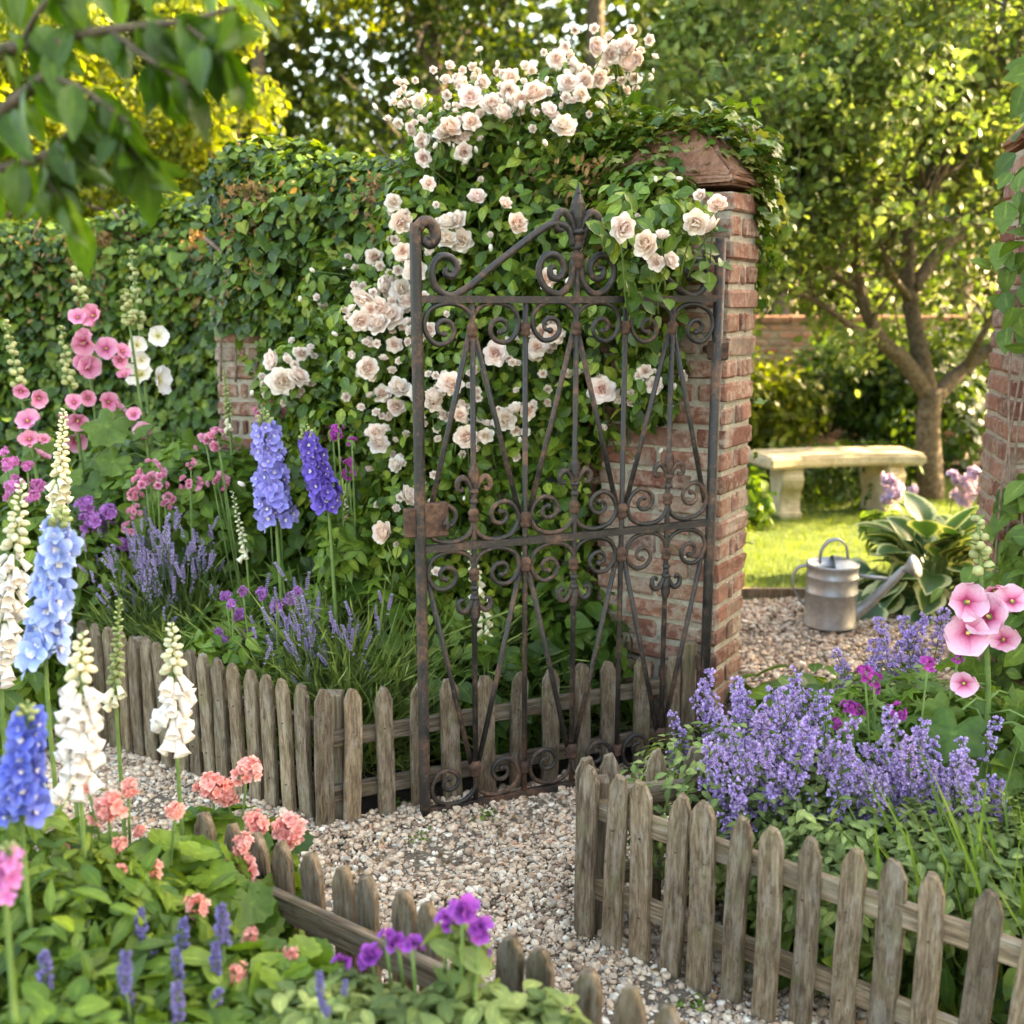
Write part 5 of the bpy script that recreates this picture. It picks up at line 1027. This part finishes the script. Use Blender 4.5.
def lavender(label, root, tips, nb, h, spread, group='lavender bushes'):
    t = thing('lavender_bush', label, 'lavender', root, group); spikes(t, LAVM, tips[:98], root, spread * .4, fl=.17); more = tips[98:]; g = Geo(); spike_mass(g, more, root, spread * .4, .17, .6)
    if more: part('flower_haze', g, [P_LAV, M_STEMD, L_GREY], t, kind='stuff')
    g = Geo(); n = nb; P = np.column_stack([rng.normal(size=n) * spread * .45 + root[0], rng.normal(size=n) * spread * .3 + root[1], np.abs(rng.normal(size=n)) * h * .22]); P = P[in_bed(P)]; n = len(P); o = P - np.array(root); y = nrm(np.column_stack([o[:, 0] * 1.8, o[:, 1] * 1.8, np.full(n, .30)]) + rng.normal(size=(n, 3)) * .16)
    ln = h * rng.uniform(.25, .72, n); ok = in_bed(P + y * ln[:, None]); P, y, ln = P[ok], y[ok], ln[ok]; n = len(P); g.inst(T_NEEDLE, frames(y, rng.normal(size=(n, 3)), ln), P); P = np.tile(P, (2, 1)); y = np.tile(y, (2, 1)); m = 2 * n; Pm = P[:m] + y[:m] * (np.tile(ln, 2) * rng.uniform(.3, 1.0, m))[:, None]; g.inst(T_NEEDLES, frames(nrm(y[:m] + rng.normal(size=(m, 3)) * .5), rng.normal(size=(m, 3)), rng.uniform(.04, .075, m)), Pm); part('foliage', g, L_LAV, t); 
    g = Geo()
    for p in tips[:98]: g.tube(smooth_path([Vector(root) + Vector((random.gauss(0, spread * .2), random.gauss(0, spread * .2), 0)), Vector(root).lerp(p, .6) + Vector((0, 0, .02)), p - Vector((0, 0, .1))], 3), .0017, 4)
    part('stem', g, M_STEMD, t); return t
def cloud(n, f, Y, dy): return [A(*f(), random.uniform(Y - dy, Y + dy)) for _ in range(n)]
lavender('big lavender bush in flower behind the far end of the weathered picket row', (-1.26, 4.0, 0), cloud(250, lambda: (random.triangular(78, 232, 150), max(508, random.gauss(0, 20) + 553)), 3.95, .3), 6500, .55, .62)
lavender('greener lavender bush with few flower spikes leaning over the fence corner', (-.58, 3.5, 0), cloud(96, lambda: (random.triangular(225, 415, 300), random.gauss(0, 22) + 622), 3.42, .2), 7500, .58, .62)
def catmint(label, root, tips, blobs, n, fl=.20, group='catmint clumps in the right border', k=.85, sp=.12):
    t = thing('catmint', label, 'catmint', root, group); spikes(t, CATM, tips[:99], root, sp, fl=fl, k=k); more = tips[99:]; g = Geo(); spike_mass(g, more, root, sp, fl * .8, k, 'cat')
    if more: part('flower_haze', g, [P_CAT, M_STEMD, L_GREY], t, kind='stuff')
    g = Geo(); leaf_mass(g, blobs, int(n * 1.7), T_LEAF, .031, shell=.35, up=.7, jit=.5, droop=.2); part('foliage', g, L_GREY, t)
    g = Geo()
    for p in tips[:99]:
        b = Vector((p.x + (root[0] - p.x) * .7, p.y + (root[1] - p.y) * .7, 0)); g.tube(smooth_path([b, b.lerp(p, .6), p - Vector((0, 0, .16))], 3), .0022, 4)
    part('stem', g, M_STEMD, t); return t
tp = [A(x, y, 2.75) for x, y in ((708, 668), (704, 690), (738, 680), (672, 712), (680, 740), (668, 752), (752, 698), (800, 672), (812, 690), (790, 710), (825, 715), (836, 728), (748, 716))]
tp += cloud(190, lambda: (random.triangular(672, 872, 765), min(850, max(690, random.gauss(765, 42)))), 2.58, .28)
catmint('largest catmint clump, a billow of violet flower spikes before the gate pillar', (.68, 2.62, 0), tp, [((.62, 2.55, .27), (.36, .3, .22)), ((.8, 2.45, .2), (.35, .3, .2))], 3600)
tp = [A(x, y, 2.45 + random.uniform(-.1, .1)) for x, y in ((866, 745), (872, 770), (900, 745), (908, 760), (915, 790), (895, 800), (935, 735), (925, 718), (955, 752), (972, 760), (985, 790), (950, 800), (902, 775), (862, 785), (868, 800), (940, 770), (992, 800), (1005, 775), (930, 815), (898, 815), (960, 830), (880, 830), (912, 828), (840, 812), (858, 822), (1010, 800))]
tp += cloud(70, lambda: (random.uniform(835, 1020), random.gauss(785, 34)), 2.45, .2)
catmint('sparser catmint with scattered lilac spikes between the front pickets and the hollyhock', (1.0, 2.35, 0), tp, [((.82, 2.28, .26), (.34, .26, .17)), ((1.1, 2.2, .28), (.36, .26, .17)), ((1.35, 2.2, .25), (.3, .25, .2))], 4200, .17)
tp = [A(x, y, 3.25 + random.uniform(-.1, .1)) for x, y in ((878, 618), (884, 632), (893, 640), (905, 615), (910, 632), (916, 648), (902, 655), (835, 652), (842, 668), (848, 678), (895, 668), (918, 672), (925, 610), (945, 612), (872, 640), (862, 660), (905, 680), (880, 680))]
catmint('catmint with upright dark violet spikes before the watering can', (1.28, 3.2, 0), tp, [((1.2, 3.15, .28), (.25, .2, .16))], 800, .22)

# ------------------------------------------------------------------ clustered flowers
def heads(name, label, cat, Y, pts, mat, leafT, leafM, nleaf, leafs, group=None, dome=18, size=.02, blobs=None, flname='flower_head', T=None, stem=M_STEM, up=.6, spread=.55, flat=.55, dyl=.0):
    ps = [A(x, y, Y + random.uniform(-.06, .06)) for x, y, s in pts]; f = Vector((sum(p.x for p in ps) / len(ps), Y + .03, 0)); t = thing(name, label, cat, f, group); me = []
    for v in range(4):
        dm = dome; dome = dome * 2 if dome > 12 else dome; g = Geo(); d = nrm(rng.normal(size=(dome, 3)) * [1, 1, .8] + [0, 0, .55]); r = rng.uniform(.3 if dome > 12 else .7, 1.05, dome); Tq = T or bloom5_t(.3, .52, .05, .04, .1, 5, .1, 3)
        g.inst(Tq, framesz(d + rng.normal(size=d.shape) * .25, size * rng.uniform(.85, 1.2, dome)), d * r[:, None] * [1, 1, flat]); 
        for q in d[::2]: g.tube([(0, 0, -.9), tuple(q * .8 * [1, 1, flat])], .035, 4, 1)
        me.append(g.mesh(flname, [mat, stem])); dome = dm
    g = Geo()
    for p, (x, y, s) in zip(ps, pts):
        if flname == 'blossom': s *= 1.3
        R = np.array((Vector((random.gauss(0, .2), -.55, up)).normalized()).to_track_quat('Z', 'Y').to_matrix() @ Matrix.Rotation(random.uniform(0, 6.3), 3, 'Z')) * px(s, Y) * .5; inst(flname, random.choice(me), t, mat34(R, p))
        b = Vector((p.x + (f.x - p.x) * .5, p.y + random.uniform(0, .06), 0)); g.tube(smooth_path([b, b.lerp(p, .55) + Vector((random.gauss(0, .01), 0, 0)), p - Vector((0, 0, .005))], 4), .0032, 5)
    part('stem', g, stem, t); g = Geo()
    if blobs: leaf_mass(g, blobs, nleaf, leafT, leafs, shell=.4, up=.8, jit=.45, droop=.1)
    part('leaves', g, leafM, t); return t
heads('stock', 'rosy mauve flower clusters at the photo edge below the slender pink hollyhock', 'stock', 3.9, [(10, 464, 16), (14, 484, 18), (12, 496, 16), (27, 466, 11), (37, 486, 16), (34, 496, 14), (4, 452, 10)], P_SNAP, T_LEAF, L_MID, 500, .07, None, 14, .5, [(A(20, 540, 3.9), (.2, .14, .16))])
heads('stock', 'magenta flower dots among the rose leaves right of the dark violet delphinium', 'stock', 3.62, [(333, 433, 16), (346, 464, 15), (349, 474, 13), (352, 442, 10), (338, 428, 12)], P_MAG, T_LEAF, L_MID, 160, .06, None, 12, .5, [(A(345, 540, 3.62), (.12, .1, .12))])
GC = 'coral geraniums by the low fence'
heads('geranium', 'coral geranium whose highest flower head stands against the picket row', 'geranium', 2.3, [(247, 770, 30), (213, 788, 34), (228, 794, 28)], P_CORAL, T_ROUND, L_MID, 150, .075, GC, 20, .44, [(A(225, 850, 2.3), (.16, .12, .09))])
heads('geranium', 'coral geranium with round heads leaning over the low fence end', 'geranium', 2.08, [(291, 830, 38), (256, 822, 30), (238, 870, 40), (202, 868, 20), (243, 845, 24), (276, 904, 20)], P_CORAL, T_ROUND, L_MID, 260, .08, GC, 22, .42, [(A(225, 915, 2.05), (.16, .12, .11)), (A(270, 905, 2.05), (.06, .06, .06))])
heads('geranium', 'paler coral geranium among the foxglove stems', 'geranium', 1.95, [(108, 810, 34), (128, 788, 22), (88, 785, 18), (140, 832, 15), (120, 846, 17), (175, 812, 22), (132, 880, 26)], P_CORAL, T_ROUND, L_LIGHT, 200, .07, GC, 16, .46, [(A(150, 890, 1.95), (.2, .12, .1))])
heads('geranium', 'coral geranium half hidden in leaves below the two white foxgloves', 'geranium', 1.8, [(60, 850, 20), (30, 868, 16), (152, 868, 22), (165, 905, 20), (98, 905, 18), (198, 905, 26), (120, 870, 14)], P_CORAL, T_ROUND, L_LIGHT, 200, .06, GC, 14, .48, [(A(120, 930, 1.8), (.2, .12, .08))])
heads('geranium', 'small coral geranium with few heads low in the front corner', 'geranium', 1.62, [(236, 975, 24), (206, 955, 16), (250, 935, 16), (291, 955, 18), (272, 958, 15)], P_CORAL, T_ROUND, L_LIGHT, 120, .06, GC, 14, .48, [(A(260, 990, 1.62), (.12, .08, .06))])
GPX = 'purple phlox clusters by the lavender'
heads('phlox', 'bright purple phlox clusters at the left end of the lavender', 'phlox', 4.0, [(92, 522, 22), (108, 512, 20), (84, 505, 18), (110, 530, 24), (78, 560, 16), (92, 568, 16), (88, 590, 14), (76, 548, 16), (122, 545, 16)], P_PURP, T_LEAF, L_MID, 500, .07, GPX, 16, .5, [(A(95, 570, 4.0), (.22, .15, .2))])
heads('phlox', 'purple phlox buttons in front of the greener lavender bush', 'phlox', 3.4, [(226, 596, 11), (243, 592, 10), (232, 604, 11), (238, 617, 11), (218, 632, 9), (298, 590, 9), (262, 594, 14), (290, 600, 14), (277, 605, 12), (248, 634, 12), (256, 640, 12), (240, 612, 10), (224, 640, 8)], P_PURP, T_LEAF, L_MID, 300, .06, GPX, 14, .5, [(A(235, 665, 3.4), (.2, .12, .14))])
GR = 'pink border roses'
heads('rose_bush', 'clear pink rose bush in clusters beside the big lavender', 'rose', 3.98, [(150, 472, 20), (158, 482, 20), (146, 484, 18), (165, 500, 14), (133, 497, 14), (134, 513, 14), (131, 528, 12), (190, 483, 18), (191, 464, 10)], P_PINK, T_OVAL, L_LIGHT, 900, .06, GR, 9, .75, [(A(165, 510, 4.2), (.3, .2, .2))], flname='blossom', T=rose_t(1.0))
heads('rose_bush', 'pink rose bush with paired blooms below the brick buttress', 'rose', 4.0, [(206, 443, 16), (218, 439, 18), (218, 483, 18), (217, 432, 12), (262, 412, 16), (272, 410, 18), (278, 412, 14), (330, 434, 18), (345, 466, 15), (348, 474, 13)], P_PINK, T_OVAL, L_LIGHT, 1100, .06, GR, 8, .8, [(A(215, 500, 4.25), (.35, .22, .25))], flname='blossom', T=rose_t(1.0))
heads('cranesbill', 'magenta cranesbill dots over fresh leaves beside the large catmint', 'cranesbill', 2.62, [(865, 673, 15), (874, 678, 15), (850, 708, 14), (858, 711, 13), (846, 707, 12), (898, 712, 17), (876, 690, 8), (928, 664, 16), (837, 724, 12), (958, 659, 10), (1018, 747, 14)], P_MAG, T_PALM, L_LIGHT, 800, .07, None, 10, .6, [(A(860, 740, 2.8), (.3, .2, .16)), (A(930, 720, 2.85), (.3, .2, .14))], flat=.4)
GP = 'lilac phlox by the hosta'
heads('phlox', 'lilac phlox left of the apple trunk behind the hosta', 'phlox', 5.9, [(890, 482, 18), (895, 492, 20), (888, 498, 14), (912, 490, 12)], P_LILAC, T_LEAF, L_MID, 200, .08, GP, 14, .5, [(A(888, 528, 5.9), (.14, .12, .11))])
heads('phlox', 'lilac phlox right of the apple trunk behind the hosta', 'phlox', 5.9, [(955, 478, 16), (966, 484, 20), (962, 498, 20), (974, 474, 14), (980, 490, 16)], P_LILAC, T_LEAF, L_MID, 260, .08, GP, 14, .5, [(A(972, 530, 5.9), (.16, .12, .12))])
t = heads('petunia', 'purple petunia trailing over the low fence, nearest to the photo bottom', 'petunia', 1.55, [(371, 958, 24), (398, 942, 20), (386, 936, 16), (412, 945, 18), (463, 912, 26), (448, 920, 20), (480, 928, 22), (470, 958, 24), (482, 948, 18), (340, 966, 18), (450, 993, 12), (433, 1006, 14)], P_PETU, T_LEAF, L_GREY, 1500, .045, None, 4, 1.0, [(A(350, 1030, 1.5), (.16, .12, .06)), (A(460, 1035, 1.5), (.14, .12, .065)), (A(462, 955, 1.55), (.03, .03, .07)), (A(530, 1045, 1.5), (.1, .1, .07)), (A(300, 1035, 1.5), (.10, .1, .06))], flname='flower', T=bloom5_t(.45, .66, .06, .03, .05, 5, .05, 4), flat=.3)
SALM = []
for i in range(5):
    g = Geo(); g.tube([(0, 0, -1.2), (0, 0, 1)], .035, 5, 1)
    for z in np.linspace(-.6, 1, 10):
        m = 7; a = rng.uniform(0, 6.3, m); r = .17 * (1.15 - abs(z + .1) * .6) * rng.uniform(.6, 1.3, m); g.inst(T_LIP, framesz(np.column_stack([np.cos(a), np.sin(a), rng.uniform(0, 1, m)]), rng.uniform(.12, .24, m)), np.column_stack([np.cos(a) * r, np.sin(a) * r, np.full(m, z)]), 0)
    SALM.append(g.mesh('flower_spike', [P_SAL, M_STEM]))
def sage(label, Y, pts, blobs, n):
    ps = [A(x, y, Y + random.uniform(-.05, .05)) for x, y, s in pts]; f = Vector((sum(p.x for p in ps) / len(ps), Y, 0)); t = thing('blue_sage', label, 'sage', f, 'blue sage in the front corner'); g = Geo()
    for p, (x, y, s) in zip(ps, pts): inst('flower_spike', random.choice(SALM), t, mat34(np.array(Matrix.Rotation(random.gauss(0, .15), 3, 'Y') @ Matrix.Rotation(random.uniform(0, 6), 3, 'Z')) * px(s, Y) * .72, p)); g.tube([p - Vector((0, 0, .03)), Vector((p.x + (f.x - p.x) * .3, p.y, .05))], .002, 5)
    part('stem', g, M_STEM, t); g = Geo(); leaf_mass(g, blobs, n, T_LEAF, .06, shell=.3, up=.7, jit=.5); part('leaves', g, L_MID, t)
sage('blue sage with the topmost flower spikes left of the low fence end', 1.6, [(141, 930, 32), (182, 940, 34), (223, 930, 38), (216, 962, 30), (178, 968, 28), (155, 970, 28), (225, 988, 26)], [(A(180, 985, 1.6), (.17, .1, .06))], 300)
sage('blue sage at the photo bottom beside the snapdragon', 1.45, [(45, 975, 36), (125, 975, 36), (128, 995, 26), (178, 1005, 34), (215, 1010, 34), (320, 985, 22), (345, 990, 16), (325, 1008, 22)], [(A(120, 1030, 1.45), (.2, .1, .05))], 300)

# ------------------------------------------------------------------ leafy fillers
def clump(name, label, cat, blobs, n, T, size, mat, group=None, **kw):
    t = thing(name, label, cat, Vector((blobs[0][0][0], blobs[0][0][1], 0)), group); g = Geo(); leaf_mass(g, blobs, n, T, size, **kw); part('foliage', g, mat, t)
    g = Geo()
    for c, r in blobs:
        for k in range(5): b = Vector((c[0] + random.gauss(0, r[0] * .3), c[1] + random.gauss(0, r[1] * .3), 0)); g.tube([b, Vector(c) + Vector((random.gauss(0, r[0] * .3), random.gauss(0, r[1] * .3), r[2] * .3))], .004, 5)
    part('stem', g, M_STEMD, t); return t
GL = 'leafy plants filling the borders'
clump('leafy_plant', 'lush long leaved clump under the foxgloves in the front corner', 'plant', [(A(60, 935, 1.7), (.22, .2, .12)), (A(130, 950, 1.75), (.2, .2, .11)), (A(40, 1020, 1.5), (.2, .15, .08)), (A(120, 1050, 1.5), (.2, .15, .07)), (A(10, 880, 1.8), (.15, .2, .11))], 2100, leaf_t(.2, 6, 3, .25, .35, .45, edge=True), .054, L_MID, GL, up=.5, droop=-.25, jit=.75)
clump('leafy_plant', 'broad leaved foliage at the bottom corner of the photo', 'plant', [(A(70, 1060, 1.35), (.16, .12, .07)), (A(200, 1065, 1.42), (.16, .12, .06)), (A(280, 1000, 1.72), (.10, .1, .06)), (A(190, 915, 2.0), (.18, .15, .1))], 1500, T_BROAD, .038, L_LIGHT, GL, up=.6, droop=-.1, jit=.75)
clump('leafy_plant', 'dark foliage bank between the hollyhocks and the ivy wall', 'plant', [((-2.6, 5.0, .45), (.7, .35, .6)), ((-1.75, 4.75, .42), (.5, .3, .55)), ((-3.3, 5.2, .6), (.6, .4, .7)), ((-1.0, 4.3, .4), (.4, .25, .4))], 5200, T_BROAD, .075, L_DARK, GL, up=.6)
clump('leafy_plant', 'fresh foliage below the pink roses behind the lavender', 'plant', [((-1.55, 4.35, .26), (.4, .25, .3)), ((-1.1, 4.15, .26), (.4, .25, .28)), ((-2.1, 4.3, .28), (.4, .3, .32))], 2600, T_LEAF, .08, L_MID, GL, up=.6)
clump('leafy_plant', 'deep green delphinium foliage between the lavender bushes', 'plant', [((-.85, 3.72, .28), (.34, .22, .30)), ((-.45, 3.65, .32), (.3, .2, .32))], 560, T_PALM, .15, L_MID, GL, up=.7, jit=.45)
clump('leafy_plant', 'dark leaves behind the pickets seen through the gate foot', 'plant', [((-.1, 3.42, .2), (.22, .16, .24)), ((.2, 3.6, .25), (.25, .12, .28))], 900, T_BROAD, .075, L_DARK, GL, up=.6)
clump('leafy_plant', 'foliage left of the big lavender at the photo edge', 'plant', [((-2.0, 3.9, .3), (.3, .25, .35)), ((-2.3, 4.2, .4), (.35, .3, .45)), ((-1.75, 3.5, .22), (.25, .2, .25))], 2200, T_LEAF, .085, L_MID, GL, up=.6)
clump('leafy_plant', 'pale broad leaved groundcover at the foot of the gate pillar', 'plant', [((1.02, 3.55, .12), (.26, .22, .16)), ((1.2, 3.35, .08), (.2, .2, .12))], 420, T_BROAD, .11, L_LIGHT, GL, up=1.0, droop=.1, jit=.4)
clump('leafy_plant', 'mixed green foliage under the hollyhock in the right border', 'plant', [((1.2, 2.6, .22), (.4, .25, .22)), ((1.55, 2.55, .28), (.35, .3, .28)), ((.85, 2.25, .14), (.35, .2, .16)), ((1.25, 2.05, .16), (.4, .25, .18))], 2600, T_LEAF, .065, L_MID, GL, up=.7)
t = thing('iris_plant', 'strappy pale green leaves standing behind the rightmost front pickets', 'plant', (1.1, 2.05, 0), GL); g = Geo(); n = 110; P = np.column_stack([rng.normal(size=n) * .10 + 1.07, np.abs(rng.normal(size=n)) * .08 + 2.04, np.zeros(n)]); y = nrm(np.column_stack([rng.normal(size=n) * .35, rng.normal(size=n) * .3, np.ones(n)])); g.inst(T_BLADE, frames(y, rng.normal(size=(n, 3)) + [0, -1, 0], rng.uniform(.38, .60, n)), P); part('leaves', g, L_LIGHT, t)
# hosta with cream margins
t = thing('hosta', 'large hosta with cream edged leaves behind the watering can', 'hosta', G(925, 612)); g = Geo(); TH_ = leaf_t(.44, 8, 9, .22, .5, .45, .06, True)
hb = np.array(G(932, 604)[:]); n = 125; q = rng.random(n); a = rng.uniform(0, 2 * PI, n); el = np.radians(8 + 72 * q); d = np.column_stack([np.cos(a) * np.cos(el), np.sin(a) * np.cos(el), np.sin(el)]); r = .18 + .20 * rng.random(n); P = hb + d * r[:, None] * [1.25, 1, 1.05]; y = nrm(d + [0, 0, -.5]); g.inst(TH_, frames(y, np.tile([0, 0, 1.0], (n, 1)) + rng.normal(size=(n, 3)) * .2 - d * .2, rng.uniform(.15, .24, n)), P); part('leaves', g, L_HOSTA, t)
g = Geo()
for p in P: g.tube(smooth_path([hb, hb * .5 + p * .5 + [0, 0, .03], p], 3), .005, 5)
part('stalk', g, M_STEM, t)
# shrubs beyond the bench
GS = 'shrubs beyond the lawn'
def shrub(label, x, y, r, h, n, mat, T=T_LEAFS, size=.09, flowers=None, pts=None):
    bl = [((x + random.gauss(0, r * .35), y + random.gauss(0, .25), h * random.uniform(.35, .75)), (r * random.uniform(.4, .6), .4, h * random.uniform(.25, .4))) for _ in range(9)]; t = clump('shrub', label, 'shrub', bl, n, T, size, mat, GS, up=.6)
    if flowers:
        g = Geo(); ps = np.array([A(a, b, y - .75)[:] for a, b in pts]); g.inst(T_STAR5, framesz(rng.normal(size=ps.shape) * .4 + [0, -1, .4], rng.uniform(.04, .06, len(ps))), ps); part('flower', g, flowers, t, kind='stuff')
    return t
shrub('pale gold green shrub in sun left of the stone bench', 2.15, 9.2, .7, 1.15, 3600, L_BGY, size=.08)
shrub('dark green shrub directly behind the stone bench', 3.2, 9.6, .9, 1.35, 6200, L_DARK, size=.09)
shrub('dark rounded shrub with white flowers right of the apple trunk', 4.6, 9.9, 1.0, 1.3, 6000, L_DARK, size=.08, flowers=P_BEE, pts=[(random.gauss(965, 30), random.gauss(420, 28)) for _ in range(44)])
shrub('shrub at the right end of the lawn behind the edge pillar', 5.8, 9.0, 1.0, 1.6, 5000, L_MID, size=.09)
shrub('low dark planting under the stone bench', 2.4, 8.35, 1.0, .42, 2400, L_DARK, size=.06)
shrub('bushy green planting at the foot of the distant wall', 1.3, 9.9, .8, 1.5, 4600, L_MID, size=.09)
clump('leafy_plant', 'leaves at the lawn edge just beside the gate pillar', 'plant', [((1.62, 7.2, .18), (.16, .2, .2))], 200, T_BROAD, .09, L_LIGHT, GL)
# weeds in the gravel
for x, y, s, l in ((406, 808, .02, 'small green weed by the fence foot left of the gate'), (446, 815, .014, 'tiny weed under the gate bottom rail'), (490, 818, .024, 'green weed on the gravel just before the open gate'), (420, 840, .014, 'tiny weed alone on the gravel path'), (694, 1005, .016, 'green weed among stones at the foot of the front pickets')):
    p = G(x, y); g = Geo(); n = 26; P = np.array(p[:]) + rng.normal(size=(n, 3)) * [s, s, 0] + [0, 0, .012]; put_leaves(g, T_OVAL, P, np.tile([0, 0, 1.], (n, 1)), s * .9, up=.5); solo('weed', g, L_LIGHT, l, 'weed', 'weeds in the gravel', p)
